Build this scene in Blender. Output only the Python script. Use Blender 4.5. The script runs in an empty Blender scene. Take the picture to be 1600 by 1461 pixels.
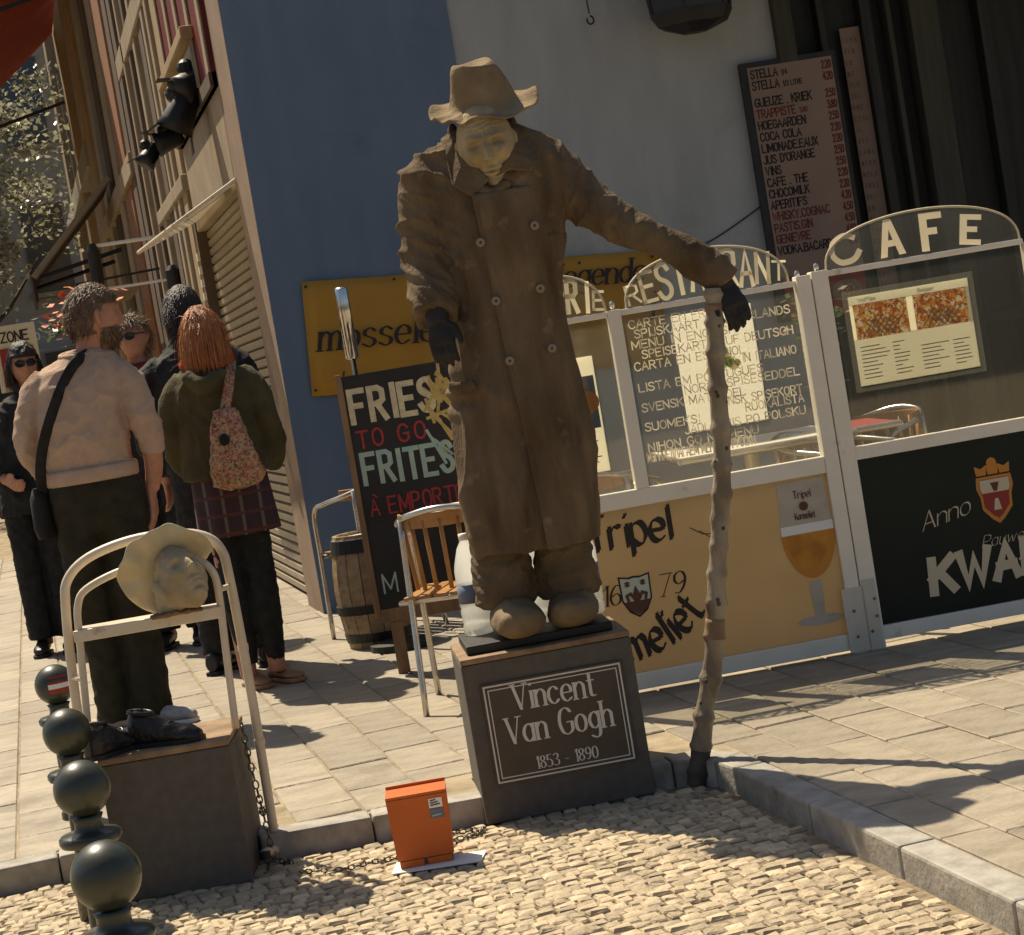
import bpy, bmesh, math, random
from mathutils import Vector, Matrix, noise
R = math.radians
random.seed(7)
scn = bpy.context.scene
col = scn.collection

# ------------------------------------------------------------------ camera, light, exposure
CAM_YAW, CAM_PITCH, CAM_ROLL = 13.0, 3.255, 9.5
cd = bpy.data.cameras.new('camera'); cam = bpy.data.objects.new('camera', cd); col.objects.link(cam)
cd.sensor_width = 36; cd.lens = 72.0; cd.clip_start = .05; cd.clip_end = 500
cam.matrix_world = (Matrix.Translation((0, 0, 1.30)) @ Matrix.Rotation(-R(CAM_YAW), 4, 'Z')
                    @ Matrix.Rotation(R(90 - CAM_PITCH), 4, 'X') @ Matrix.Rotation(-R(CAM_ROLL), 4, 'Z'))
scn.camera = cam
SUN_EL, SUN_AZ = 57.0, 21.0          # azimuth: degrees left of the street direction (+Y)
sd = bpy.data.lights.new('sun', 'SUN'); sun = bpy.data.objects.new('sun', sd); col.objects.link(sun)
sd.energy = 5.0; sd.angle = R(.55); sd.color = (1.0, .87, .66)
to_sun = Vector((-math.sin(R(SUN_AZ)) * math.cos(R(SUN_EL)), math.cos(R(SUN_AZ)) * math.cos(R(SUN_EL)), math.sin(R(SUN_EL))))
sun.rotation_euler = to_sun.to_track_quat('Z', 'Y').to_euler()
wd = bpy.data.worlds.new('World'); scn.world = wd; wd.use_nodes = True
nt = wd.node_tree; bg = nt.nodes['Background']
sky = nt.nodes.new('ShaderNodeTexSky'); sky.sky_type = 'NISHITA'; sky.sun_disc = False
sky.sun_elevation = R(SUN_EL); sky.sun_rotation = -R(SUN_AZ); sky.air_density = 1.0; sky.dust_density = 2.5
nt.links.new(sky.outputs[0], bg.inputs[0]); bg.inputs[1].default_value = .066
vs = scn.view_settings
vs.view_transform = 'Standard'; vs.look = 'None'; vs.exposure = 0.50; vs.gamma = 1; vs.use_curve_mapping = False

# ------------------------------------------------------------------ materials
MATS = {}
def mat(name, c, c2=None, rough=.7, scale=8, detail=5, bump=0, bscale=60, metal=0, spec=.4, contrast=(.35, .65),
        stretch=(1, 1, 1), coat=0, island=0, dirt=None):
    m = bpy.data.materials.new(name); m.use_nodes = True; t = m.node_tree; n = t.nodes; l = t.links
    b = n['Principled BSDF']; b.inputs['Roughness'].default_value = rough; b.inputs['Metallic'].default_value = metal
    b.inputs['Specular IOR Level'].default_value = spec
    if coat: b.inputs['Coat Weight'].default_value = coat; b.inputs['Coat Roughness'].default_value = .12
    tc = n.new('ShaderNodeTexCoord'); mp = n.new('ShaderNodeMapping'); mp.inputs['Scale'].default_value = stretch
    l.new(tc.outputs['Object'], mp.inputs[0])
    out = None
    if c2:
        nz = n.new('ShaderNodeTexNoise'); nz.inputs['Scale'].default_value = scale; nz.inputs['Detail'].default_value = detail
        l.new(mp.outputs[0], nz.inputs['Vector'])
        rp = n.new('ShaderNodeValToRGB'); e = rp.color_ramp.elements
        e[0].position, e[1].position = contrast; e[0].color = (*c, 1); e[1].color = (*c2, 1)
        l.new(nz.outputs[0], rp.inputs[0]); out = rp.outputs[0]
    else:
        v = n.new('ShaderNodeRGB'); v.outputs[0].default_value = (*c, 1); out = v.outputs[0]
    if dirt:   # (colour, scale, threshold)
        nz = n.new('ShaderNodeTexNoise'); nz.inputs['Scale'].default_value = dirt[1]; nz.inputs['Detail'].default_value = 8
        l.new(tc.outputs['Object'], nz.inputs['Vector'])
        rp = n.new('ShaderNodeValToRGB'); e = rp.color_ramp.elements
        e[0].position, e[1].position = dirt[2], dirt[2] + .12; e[0].color = (0, 0, 0, 1); e[1].color = (1, 1, 1, 1)
        l.new(nz.outputs[0], rp.inputs[0])
        mx = n.new('ShaderNodeMix'); mx.data_type = 'RGBA'; mx.inputs['B'].default_value = (*dirt[0], 1)
        l.new(rp.outputs[0], mx.inputs['Factor']); l.new(out, mx.inputs['A']); out = mx.outputs['Result']
    if island:  # brightness varies from piece to piece
        oi = n.new('ShaderNodeObjectInfo'); ge = n.new('ShaderNodeNewGeometry')
        ad = n.new('ShaderNodeMath'); ad.operation = 'ADD'
        l.new(oi.outputs['Random'], ad.inputs[0]); l.new(ge.outputs['Random Per Island'], ad.inputs[1])
        fr = n.new('ShaderNodeMath'); fr.operation = 'FRACT'; l.new(ad.outputs[0], fr.inputs[0])
        mr = n.new('ShaderNodeMapRange'); mr.inputs['To Min'].default_value = 1 - island; mr.inputs['To Max'].default_value = 1 + island
        l.new(fr.outputs[0], mr.inputs[0])
        hs = n.new('ShaderNodeHueSaturation'); l.new(mr.outputs[0], hs.inputs['Value']); l.new(out, hs.inputs['Color']); out = hs.outputs[0]
    l.new(out, b.inputs['Base Color'])
    if bump:
        nb = n.new('ShaderNodeTexNoise'); nb.inputs['Scale'].default_value = bscale; nb.inputs['Detail'].default_value = 6
        l.new(mp.outputs[0], nb.inputs['Vector'])
        bp = n.new('ShaderNodeBump'); bp.inputs['Strength'].default_value = bump; bp.inputs['Distance'].default_value = .01
        l.new(nb.outputs[0], bp.inputs['Height']); l.new(bp.outputs[0], b.inputs['Normal'])
    MATS[name] = m
    return m
def clear_mat(name, tint, gloss=.12, body=0, bodycol=(1, 1, 1), rough=.03):
    """thin sheet of glass or clear plastic: see-through with a mirror share and, if asked, a cloudy translucent share"""
    m = bpy.data.materials.new(name); m.use_nodes = True; t = m.node_tree; n = t.nodes; l = t.links
    n.remove(n['Principled BSDF']); o = n['Material Output']
    tr = n.new('ShaderNodeBsdfTransparent'); tr.inputs[0].default_value = (*tint, 1)
    gl = n.new('ShaderNodeBsdfGlossy'); gl.inputs['Roughness'].default_value = rough
    fr = n.new('ShaderNodeFresnel'); ge = n.new('ShaderNodeNewGeometry'); io = n.new('ShaderNodeMath'); io.operation = 'MULTIPLY_ADD'
    io.inputs[1].default_value = 1 / 1.45 - 1.45; io.inputs[2].default_value = 1.45; l.new(ge.outputs['Backfacing'], io.inputs[0]); l.new(io.outputs[0], fr.inputs[0])   # no total reflection inside thin sheets
    ad = n.new('ShaderNodeMath'); ad.operation = 'MULTIPLY_ADD'; ad.inputs[1].default_value = 1.0; ad.inputs[2].default_value = gloss - .03
    l.new(fr.outputs[0], ad.inputs[0])
    mx = n.new('ShaderNodeMixShader'); l.new(ad.outputs[0], mx.inputs[0]); l.new(tr.outputs[0], mx.inputs[1]); l.new(gl.outputs[0], mx.inputs[2])
    out = mx
    if body:
        tl = n.new('ShaderNodeBsdfTranslucent'); tl.inputs[0].default_value = (*bodycol, 1)
        m2 = n.new('ShaderNodeMixShader'); m2.inputs[0].default_value = body
        l.new(mx.outputs[0], m2.inputs[1]); l.new(tl.outputs[0], m2.inputs[2]); out = m2
    l.new(out.outputs[0], o.inputs[0]); MATS[name] = m
    return m
def voro_mat(name, cols, scale=30, rough=.7):
    """patchwork of colours for floral cloth and food prints"""
    m = bpy.data.materials.new(name); m.use_nodes = True; t = m.node_tree; n = t.nodes; l = t.links
    b = n['Principled BSDF']; b.inputs['Roughness'].default_value = rough
    tc = n.new('ShaderNodeTexCoord'); v = n.new('ShaderNodeTexVoronoi'); v.inputs['Scale'].default_value = scale
    nz = n.new('ShaderNodeTexNoise'); nz.inputs['Scale'].default_value = scale * .6
    ad = n.new('ShaderNodeVectorMath'); ad.operation = 'MULTIPLY_ADD'; ad.inputs[1].default_value = (.03, .03, .03)
    l.new(tc.outputs['Object'], nz.inputs['Vector']); l.new(nz.outputs['Color'], ad.inputs[0]); l.new(tc.outputs['Object'], ad.inputs[2])
    l.new(ad.outputs[0], v.inputs['Vector'])
    rp = n.new('ShaderNodeValToRGB'); rp.color_ramp.interpolation = 'CONSTANT'
    while len(rp.color_ramp.elements) < len(cols): rp.color_ramp.elements.new(.5)
    for i, c in enumerate(cols):
        rp.color_ramp.elements[i].position = i / len(cols); rp.color_ramp.elements[i].color = (*c, 1)
    sp = n.new('ShaderNodeSeparateColor'); l.new(v.outputs['Color'], sp.inputs[0]); l.new(sp.outputs[0], rp.inputs[0])
    l.new(rp.outputs[0], b.inputs['Base Color']); MATS[name] = m
    return m
def plaid_mat(name):
    m = bpy.data.materials.new(name); m.use_nodes = True; t = m.node_tree; n = t.nodes; l = t.links
    b = n['Principled BSDF']; b.inputs['Roughness'].default_value = .9
    tc = n.new('ShaderNodeTexCoord'); out = None
    for ax, sc, c in (('X', 4.2, (.13, .11, .09)), ('Z', 4.0, (.10, .03, .028))):
        w = n.new('ShaderNodeTexWave'); w.wave_type = 'BANDS'; w.bands_direction = ax; w.inputs['Scale'].default_value = sc
        l.new(tc.outputs['Object'], w.inputs['Vector'])
        rp = n.new('ShaderNodeValToRGB'); e = rp.color_ramp.elements; e[0].position = .9; e[1].position = .97
        l.new(w.outputs[0], rp.inputs[0])
        mx = n.new('ShaderNodeMix'); mx.data_type = 'RGBA'; mx.inputs['B'].default_value = (*c, 1)
        l.new(rp.outputs[0], mx.inputs['Factor'])
        if out: l.new(out, mx.inputs['A'])
        else: mx.inputs['A'].default_value = (.045, .022, .028, 1)
        out = mx.outputs['Result']
    l.new(out, b.inputs['Base Color']); MATS[name] = m
    return m

mat('sett', (.47, .375, .24), (.32, .25, .155), .7, 26, 7, .55, 60, island=.26, spec=.5, dirt=((.22, .17, .11), 7, .60))
mat('grout', (.27, .21, .135), (.16, .12, .078), .95, 30, 6, .4, 80)
mat('slab', (.31, .262, .190), (.215, .180, .128), .6, 7, 9, .45, 45, stretch=(.9, 1.7, 1), island=.17, dirt=((.155, .125, .085), 3.2, .58), spec=.5)
mat('mortar', (.36, .29, .19), (.20, .16, .10), .95, 9, 6, .4, 80)
mat('kerb', (.38, .35, .30), (.26, .24, .20), .7, 18, 8, .3, 70, island=.08, dirt=((.17, .15, .12), 5, .6))
mat('coat', (.080, .053, .030), (.185, .133, .080), .92, 6, 9, .6, 90, spec=.15, stretch=(1.8, 1.8, .6), contrast=(.32, .70), dirt=((.23, .165, .10), 14, .64))
mat('coat_dark', (.12, .085, .055), (.20, .15, .10), .92, 9, 8, .5, 120, spec=.15)
mat('trousers_clay', (.17, .122, .072), (.11, .080, .048), .92, 9, 8, .5, 110, spec=.15)
mat('hat_clay', (.28, .208, .120), (.17, .122, .070), .9, 9, 8, .45, 80, spec=.15, dirt=((.19, .13, .08), 6, .58))
mat('face_clay', (.40, .31, .175), (.29, .22, .12), .85, 14, 7, .25, 70, spec=.2)
mat('mask_clay', (.40, .335, .215), (.29, .235, .145), .75, 12, 7, .35, 60, spec=.25, dirt=((.22, .18, .11), 8, .62))
mat('mask_hat', (.54, .47, .32), (.43, .36, .22), .8, 9, 8, .4, 50, spec=.2, dirt=((.26, .20, .11), 7, .63))
mat('clog', (.20, .140, .072), (.13, .088, .045), .8, 10, 7, .3, 60, dirt=((.14, .10, .06), 7, .58))
mat('glove', (.012, .011, .010), (.025, .022, .02), .75, 20, 4, .2, 90)
mat('button', (.25, .20, .13), None, .5)
mat('stick', (.33, .27, .19), (.17, .13, .085), .8, 16, 7, .6, 60, stretch=(1, 1, .35), dirt=((.10, .06, .03), 7, .60))
mat('stick_tip', (.045, .035, .028), (.09, .07, .05), .7, 20, 6, .4, 60)
mat('box_grey', (.105, .092, .074), (.085, .074, .060), .8, 30, 6, .15, 150, dirt=((.15, .13, .10), 4, .63))
mat('box_edge', (.30, .20, .11), (.16, .10, .055), .8, 12, 7, .3, 60)
mat('plaque', (.050, .038, .028), (.062, .047, .034), .45, 20)
mat('plaque_white', (.62, .58, .50), None, .6)
mat('black_board', (.014, .013, .012), (.022, .02, .018), .6, 12)
mat('cream_tube', (.66, .57, .43), (.58, .49, .36), .38, 10, 6, .05, 60, spec=.5, dirt=((.33, .23, .14), 16, .64))
mat('shoe_black', (.010, .010, .010), (.02, .018, .016), .42, 14, 4, .3, 60)
mat('steel_chain', (.10, .09, .08), (.20, .17, .13), .4, 40, metal=.8)
mat('orange_paint', (.58, .125, .016), (.50, .10, .013), .5, 6, 6, .05, 60, dirt=((.26, .06, .02), 9, .66))
mat('paper', (.78, .76, .70), None, .8)
mat('bollard', (.020, .027, .015), (.034, .037, .022), .36, 9, 6, .08, 40, spec=.5, coat=.2)
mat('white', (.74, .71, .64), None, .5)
mat('frame_white', (.82, .75, .62), (.77, .70, .57), .45, 10, 5, dirt=((.42, .36, .27), 9, .66))
mat('frame_beige', (.62, .56, .45), (.56, .50, .40), .5, 10)  # duller beige than the white frames, for the post brackets
mat('dark_green', (.006, .010, .007), (.010, .014, .009), .5, 6, spec=.25)
mat('print_black', (.022, .016, .012), None, .6)
mat('print_brown', (.10, .035, .022), None, .6)
mat('print_pale', (.50, .54, .44), None, .6)
mat('print_cream', (.60, .50, .33), None, .6)
mat('print_orange', (.55, .22, .03), None, .6)
mat('print_red', (.28, .03, .02), None, .6)
mat('print_grey', (.42, .36, .28), (.50, .44, .35), .6, 14)
mat('beer', (.60, .27, .02), (.42, .15, .01), .5, 12)
mat('poster_cream', (.66, .58, .40), None, .75)
mat('poster_dots', (.28, .23, .17), None, .8)
voro_mat('food', [(.55, .15, .03), (.7, .34, .05), (.35, .08, .02), (.75, .5, .2), (.6, .22, .03), (.45, .12, .02), (.8, .7, .5)], 110)
voro_mat('salad', [(.30, .48, .14), (.5, .62, .2), (.7, .35, .28), (.75, .66, .45)], 60)
mat('letter_white', (.68, .62, .50), None, .7)
mat('letter_cream', (.62, .53, .36), (.55, .46, .30), .7, 30)
mat('wall_blue', (.115, .160, .225), (.135, .184, .250), .85, 3, 8, .25, 60, stretch=(2, 2, .5), dirt=((.10, .135, .185), 2.2, .60))
mat('wall_grey', (.33, .335, .32), (.385, .39, .37), .85, 2.5, 9, .25, 60, stretch=(2, 2, .5), dirt=((.25, .245, .22), 1.6, .58))
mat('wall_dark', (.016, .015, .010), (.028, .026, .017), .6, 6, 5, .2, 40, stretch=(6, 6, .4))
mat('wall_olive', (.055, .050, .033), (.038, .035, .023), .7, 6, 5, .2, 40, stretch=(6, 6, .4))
mat('pilaster', (.27, .185, .125), (.22, .15, .10), .85, 5, 7, .15, 80)
mat('shutter', (.31, .25, .17), (.26, .21, .14), .5, 6, 5, dirt=((.26, .2, .13), 5, .62))
mat('banner', (.46, .235, .020), (.41, .20, .016), .55, 3, 5, .1, 6)
mat('menu_pink', (.27, .185, .135), (.24, .165, .12), .8, 5)
mat('menu_black', (.018, .013, .010), None, .8)
mat('menu_red', (.13, .022, .016), None, .8)
mat('chalk_black', (.012, .011, .010), (.022, .02, .018), .7, 4, 7)
mat('chalk_cream', (.58, .50, .32), (.45, .38, .24), .9, 40)
mat('chalk_red', (.36, .04, .04), (.27, .03, .03), .9, 60)
mat('chalk_blue', (.26, .38, .37), (.36, .42, .30), .9, 30)
mat('chalk_yellow', (.50, .36, .12), (.40, .28, .09), .9, 40)
mat('wood', (.22, .125, .058), (.13, .07, .032), .55, 6, 7, .2, 40, stretch=(6, 6, .8), island=.15)
mat('wood_pale', (.34, .235, .13), (.22, .145, .075), .6, 6, 7, .2, 40, stretch=(1, 6, 6), island=.2)
mat('wood_honey', (.40, .20, .06), (.27, .125, .035), .42, 9, 7, .1, 40, island=.15)
mat('aluminium', (.62, .59, .54), (.52, .49, .44), .25, 20, metal=.85)
mat('black_rubber', (.015, .014, .013), None, .6)
mat('skin', (.46, .22, .14), (.40, .18, .11), .55, 30, 4, .05, 90)
mat('jumper', (.47, .335, .25), (.42, .295, .215), .95, 25, 5, .4, 140, spec=.1)
mat('trousers_olive', (.040, .036, .022), (.028, .025, .016), .9, 20, 5, .4, 90, spec=.15)
mat('denim_dark', (.020, .020, .022), (.035, .033, .032), .9, 25, 5, .4, 90, spec=.15)
mat('black_cloth', (.012, .012, .012), (.022, .021, .02), .8, 18, 5, .5, 50, spec=.25)
mat('olive_coat', (.085, .072, .034), (.060, .050, .024), .88, 10, 6, .5, 50, spec=.2)
mat('hair_brown', (.13, .075, .038), (.22, .14, .075), .5, 60, 4, .8, 160, stretch=(1, 1, .3), spec=.4)
mat('hair_dark', (.018, .013, .010), (.04, .028, .02), .45, 60, 4, .8, 160, stretch=(1, 1, .3), spec=.4)
mat('hair_ginger', (.46, .175, .045), (.30, .095, .022), .42, 40, 5, .8, 130, stretch=(1.5, 1.5, .15), spec=.4)
mat('hair_fair', (.24, .15, .075), (.15, .09, .045), .5, 60, 4, .8, 160, stretch=(1, 1, .3))
mat('scarf_orange', (.60, .085, .015), (.48, .06, .012), .9, 30, 5, .5, 80)
mat('scarf_red', (.20, .03, .03), (.14, .02, .02), .9, 30, 5, .5, 80)
voro_mat('floral', [(.32, .09, .05), (.42, .30, .17), (.10, .05, .04), (.48, .22, .13), (.36, .28, .12), (.16, .14, .06), (.40, .12, .08)], 130)
plaid_mat('plaid')
mat('trainer', (.42, .40, .37), (.30, .28, .26), .7, 40, 4, .3, 70)
mat('trainer_sole', (.62, .58, .52), None, .6)
mat('tan_leather', (.36, .19, .10), (.28, .14, .07), .5, 20)
mat('lens', (.008, .007, .006), None, .12)
mat('facade_cream', (.34, .265, .17), (.27, .205, .13), .85, 4, 7, .2, 50)
mat('facade_sand', (.36, .26, .14), (.30, .21, .11), .8, 4, 7, .2, 50)
mat('facade_brown', (.12, .085, .055), (.09, .062, .04), .85, 4, 7, .2, 50)
mat('facade_pale', (.34, .31, .235), (.28, .25, .19), .85, 4, 7, .2, 50)
mat('facade_brick', (.32, .15, .075), (.24, .11, .055), .85, 30, 7, .3, 60)
mat('facade_red', (.17, .018, .014), (.12, .012, .010), .55, 6, 5)
mat('red_awning', (.36, .05, .03), (.28, .035, .02), .8, 5, 5)
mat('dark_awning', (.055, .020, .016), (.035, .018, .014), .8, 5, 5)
mat('blue_sign', (.12, .15, .22), (.16, .18, .24), .6, 12)
mat('black_metal', (.012, .011, .010), (.02, .018, .016), .5, 12)
mat('window_dark', (.03, .03, .028), None, .12, spec=.6)

mat('petal', (.45, .06, .08), (.55, .2, .05), .7, 20, island=.2)
mat('bark', (.10, .075, .05), (.06, .045, .03), .9, 12, bump=.5)
mat('lantern_glass', (.02, .022, .028), None, .15, spec=.6)
mat('ground', (.24, .20, .14), (.19, .155, .11), .9, 6, 6)
mat('chrome', (.70, .68, .64), (.55, .53, .5), .14, 20, metal=1)
clear_mat('glass', (.88, .88, .84), .06, .028, (.75, .70, .58))
clear_mat('glass_clean', (.86, .86, .82), .06, .012, (.75, .70, .58))
clear_mat('bottle', (.9, .92, .9), .10, .62, (.95, .95, .90), .1)
clear_mat('acrylic', (.96, .96, .94), .05, .05, (.7, .66, .55))
clear_mat('canopy_glass', (.72, .70, .62), .10, .25, (.55, .5, .4))
def leaf_mat(name, c, c2, rough=.3, tl=.45):
    m = mat(name, c, c2, rough, 5, 3, spec=.6, island=.35); t = m.node_tree; n = t.nodes; l = t.links; b = n['Principled BSDF']; o = n['Material Output']
    src = b.inputs['Base Color'].links[0].from_socket; tr = n.new('ShaderNodeBsdfTranslucent'); l.new(src, tr.inputs[0])
    mx = n.new('ShaderNodeMixShader'); mx.inputs[0].default_value = tl; l.new(b.outputs[0], mx.inputs[1]); l.new(tr.outputs[0], mx.inputs[2]); l.new(mx.outputs[0], o.inputs[0])
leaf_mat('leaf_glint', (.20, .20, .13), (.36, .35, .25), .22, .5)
leaf_mat('leaf', (.045, .085, .025), (.08, .12, .035), .4, .4)
# thin papers, paints and plastic sheets that the sun shines through from behind
leaf_mat('paper_thin', (.90, .88, .82), (.88, .86, .80), .8, .80)
leaf_mat('poster_thin', (.92, .89, .78), (.90, .87, .76), .8, .88)
leaf_mat('paint_thin', (.80, .70, .50), (.76, .67, .49), .7, .45)
leaf_mat('yellow_print', (.70, .53, .265), (.66, .49, .24), .6, .30)
for q in ('food', 'salad'):
    t = MATS[q].node_tree; b = t.nodes['Principled BSDF']; tr = t.nodes.new('ShaderNodeBsdfTranslucent'); t.links.new(b.inputs['Base Color'].links[0].from_socket, tr.inputs[0])
    mx = t.nodes.new('ShaderNodeMixShader'); mx.inputs[0].default_value = .45; t.links.new(b.outputs[0], mx.inputs[1]); t.links.new(tr.outputs[0], mx.inputs[2]); t.links.new(mx.outputs[0], t.nodes['Material Output'].inputs[0])
M = MATS

# ------------------------------------------------------------------ mesh helpers
def catmull(pts, k=6, closed=False):
    P = [Vector(p) for p in pts]; n = len(P); out = []
    for i in range(n if closed else n - 1):
        g = (lambda j: P[j % n]) if closed else (lambda j: P[max(0, min(n - 1, j))])
        a, b, c, d = g(i - 1), g(i), g(i + 1), g(i + 2)
        for s in range(k):
            t = s / k
            out.append(.5 * ((2 * b) + (c - a) * t + (2 * a - 5 * b + 4 * c - d) * t * t + (3 * b - a - 3 * c + d) * t ** 3))
    if not closed: out.append(P[-1])
    return out

class MB:
    def __init__(s): s.v = []; s.f = []
    def add(s, vs, fs):
        o = len(s.v); s.v += [tuple(p) for p in vs]; s.f += [tuple(i + o for i in f) for f in fs]; return s
    def box(s, x0, x1, y0, y1, z0, z1):
        return s.add([(x, y, z) for z in (z0, z1) for y in (y0, y1) for x in (x0, x1)],
                     [(0, 2, 3, 1), (4, 5, 7, 6), (0, 1, 5, 4), (2, 6, 7, 3), (0, 4, 6, 2), (1, 3, 7, 5)])
    def loft(s, rings, cap=True, closed=True):
        n = len(rings[0]); vs = [p for r in rings for p in r]; fs = []
        for i in range(len(rings) - 1):
            for j in range(n if closed else n - 1):
                k = (j + 1) % n; fs.append((i * n + j, i * n + k, (i + 1) * n + k, (i + 1) * n + j))
        if cap: fs.append(tuple(range(n - 1, -1, -1))); fs.append(tuple((len(rings) - 1) * n + j for j in range(n)))
        return s.add(vs, fs)
    def sweep(s, path, radii, n=12, k=0, cap=True, side=None, wob=None):
        """tube along path; radii per point: r or (ra, rb); k > 0 smooths with a spline"""
        rr = [(r, r) if not isinstance(r, (tuple, list)) else r for r in (radii if isinstance(radii, list) else [radii] * len(path))]
        if k:
            q = catmull(path, k); r3 = catmull([(a, b, 0) for a, b in rr], k); rr = [(max(.0005, r.x), max(.0005, r.y)) for r in r3]; path = q
        P = [Vector(p) for p in path]; rings = []; u = None
        for i, p in enumerate(P):
            t = (P[min(i + 1, len(P) - 1)] - P[max(i - 1, 0)]).normalized()
            if u is None:
                ref = Vector(side) if side else (Vector((1, 0, 0)) if abs(t.x) < .8 else Vector((0, 1, 0)))
                u = (ref - t * ref.dot(t)).normalized()
            else: u = (u - t * u.dot(t)).normalized()
            w = t.cross(u); a, b = rr[i]; ring = []
            for j in range(n):
                th = 2 * math.pi * j / n; q = 1 + (wob(i, th) if wob else 0)
                ring.append(p + u * (a * q * math.cos(th)) + w * (b * q * math.sin(th)))
            rings.append(ring)
        return s.loft(rings, cap)
    def tube(s, path, r, n=10, k=0): return s.sweep(path, r, n, k)
    def lathe(s, prof, n=24, c=(0, 0, 0)):
        return s.loft([[(c[0] + r * math.cos(2 * math.pi * j / n), c[1] + r * math.sin(2 * math.pi * j / n), c[2] + z) for j in range(n)] for r, z in prof])
    def rings(s, rows, n=32, wob=None):
        """stack of ellipses: (cx, cy, z, rx, ry)"""
        rows = [tuple(r) for r in rows]; out = []
        for i, (cx, cy, z, rx, ry) in enumerate(rows):
            ring = []
            for j in range(n):
                th = 2 * math.pi * j / n; q = 1 + (wob(z, th) if wob else 0)
                ring.append((cx + rx * q * math.cos(th), cy + ry * q * math.sin(th), z))
            out.append(ring)
        return s.loft(out)
    def prism(s, poly, y0, y1):
        """polygon in (x, z) given depth in y"""
        n = len(poly); vs = [(x, y0, z) for x, z in poly] + [(x, y1, z) for x, z in poly]
        return s.add(vs, [tuple(range(n)), tuple(range(2 * n - 1, n - 1, -1))] + [(j, n + j, n + (j + 1) % n, (j + 1) % n) for j in range(n)])
    def quad(s, a, b, c, d): return s.add([a, b, c, d], [(0, 1, 2, 3)])
    def ball(s, c, r, n=16, m=10):
        rx, ry, rz = (r, r, r) if not isinstance(r, (tuple, list)) else r
        return s.loft([[(c[0] + rx * math.sin(math.pi * i / m) * math.cos(2 * math.pi * j / n), c[1] + ry * math.sin(math.pi * i / m) * math.sin(2 * math.pi * j / n), c[2] - rz * math.cos(math.pi * i / m)) for j in range(n)]
                       for i in [.02] + list(range(1, m)) + [m - .02]])
    def mesh(s, name):
        me = bpy.data.meshes.new(name); me.from_pydata(s.v, [], s.f); me.update()
        bm = bmesh.new(); bm.from_mesh(me); bmesh.ops.recalc_face_normals(bm, faces=bm.faces); bm.to_mesh(me); bm.free()
        return me
    def build(s, name, m, parent=None, smooth=False, bevel=0, loc=None, rz=0):
        return link(name, s.mesh(name), m, parent, smooth, bevel, loc, rz)

def link(name, me, m, parent=None, smooth=False, bevel=0, loc=None, rz=0):
    o = bpy.data.objects.new(name, me); col.objects.link(o)
    if m: me.materials.append(M[m] if isinstance(m, str) else m)
    if smooth: me.shade_smooth()
    if parent: o.parent = parent
    if loc: o.location = loc
    if rz: o.rotation_euler.z = R(rz)
    if bevel:
        b = o.modifiers.new('bevel', 'BEVEL'); b.width = bevel; b.segments = 2; b.limit_method = 'ANGLE'; b.angle_limit = R(40)
    return o
def thing(name, label, cat, loc=(0, 0, 0), rz=0, group=None):
    o = bpy.data.objects.new(name, None); col.objects.link(o); o.location = loc; o.rotation_euler.z = R(rz); o.empty_display_size = .1
    return tag(o, label, cat, group)
def tag(o, label, cat, group=None):
    o['label'] = label; o['category'] = cat
    if group: o['group'] = group
    return o
def struct(o): o['kind'] = 'structure'; return o
def copy_tree(o, parent=None):
    c = o.copy(); col.objects.link(c); c.parent = parent
    for ch in list(o.children): copy_tree(ch, c)
    return c
def skin(name, mb, vox, m, parent=None, smooth=6, disp=None, loc=None, rz=0):
    """weld overlapping shapes into ONE continuous surface, smooth it, push wrinkles into it"""
    me = mb.mesh(name + '_raw'); o = bpy.data.objects.new(name + '_raw', me); col.objects.link(o)
    r = o.modifiers.new('r', 'REMESH'); r.mode = 'VOXEL'; r.voxel_size = vox; r.use_smooth_shade = True
    if smooth: s_ = o.modifiers.new('s', 'SMOOTH'); s_.iterations = smooth; s_.factor = .5
    dg = bpy.context.evaluated_depsgraph_get(); me2 = bpy.data.meshes.new_from_object(o.evaluated_get(dg)); me2.name = name
    bpy.data.objects.remove(o); bpy.data.meshes.remove(me)
    if disp:
        co = [v.co.copy() for v in me2.vertices]; no = [v.normal.copy() for v in me2.vertices]
        for v, c, n_ in zip(me2.vertices, co, no): v.co = c + n_ * disp(c, n_)
        me2.update()
    me2.materials.clear()
    return link(name, me2, m, parent, True, 0, loc, rz)
def crease(q, p=4):
    w = Vector((noise.noise(q * .5 + Vector((7, 1, 3))), noise.noise(q * .5 + Vector((2, 9, 4))), noise.noise(q * .5 + Vector((5, 5, 8))))) * .9
    a = (1 - min(1, abs(noise.noise(q + w)) * 1.5)) ** p; b = (1 - min(1, abs(noise.noise(q * 1.9 - w)) * 1.5)) ** p
    return a + .5 * b - .45
def folds(amp=.006, f=(9, 9, 3), seed=0, ridged=True):
    o = Vector((seed * 3.1, seed * 1.7, seed * 5.3))
    def d(c, n):
        q = Vector((c.x * f[0], c.y * f[1], c.z * f[2])) + o
        a = noise.noise(q); b = noise.noise(q * 2.1)
        if ridged: return amp * (crease(q, 3) * 1.15 + b * .35)
        return amp * (a * .8 + b * .45)
    return d

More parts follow.
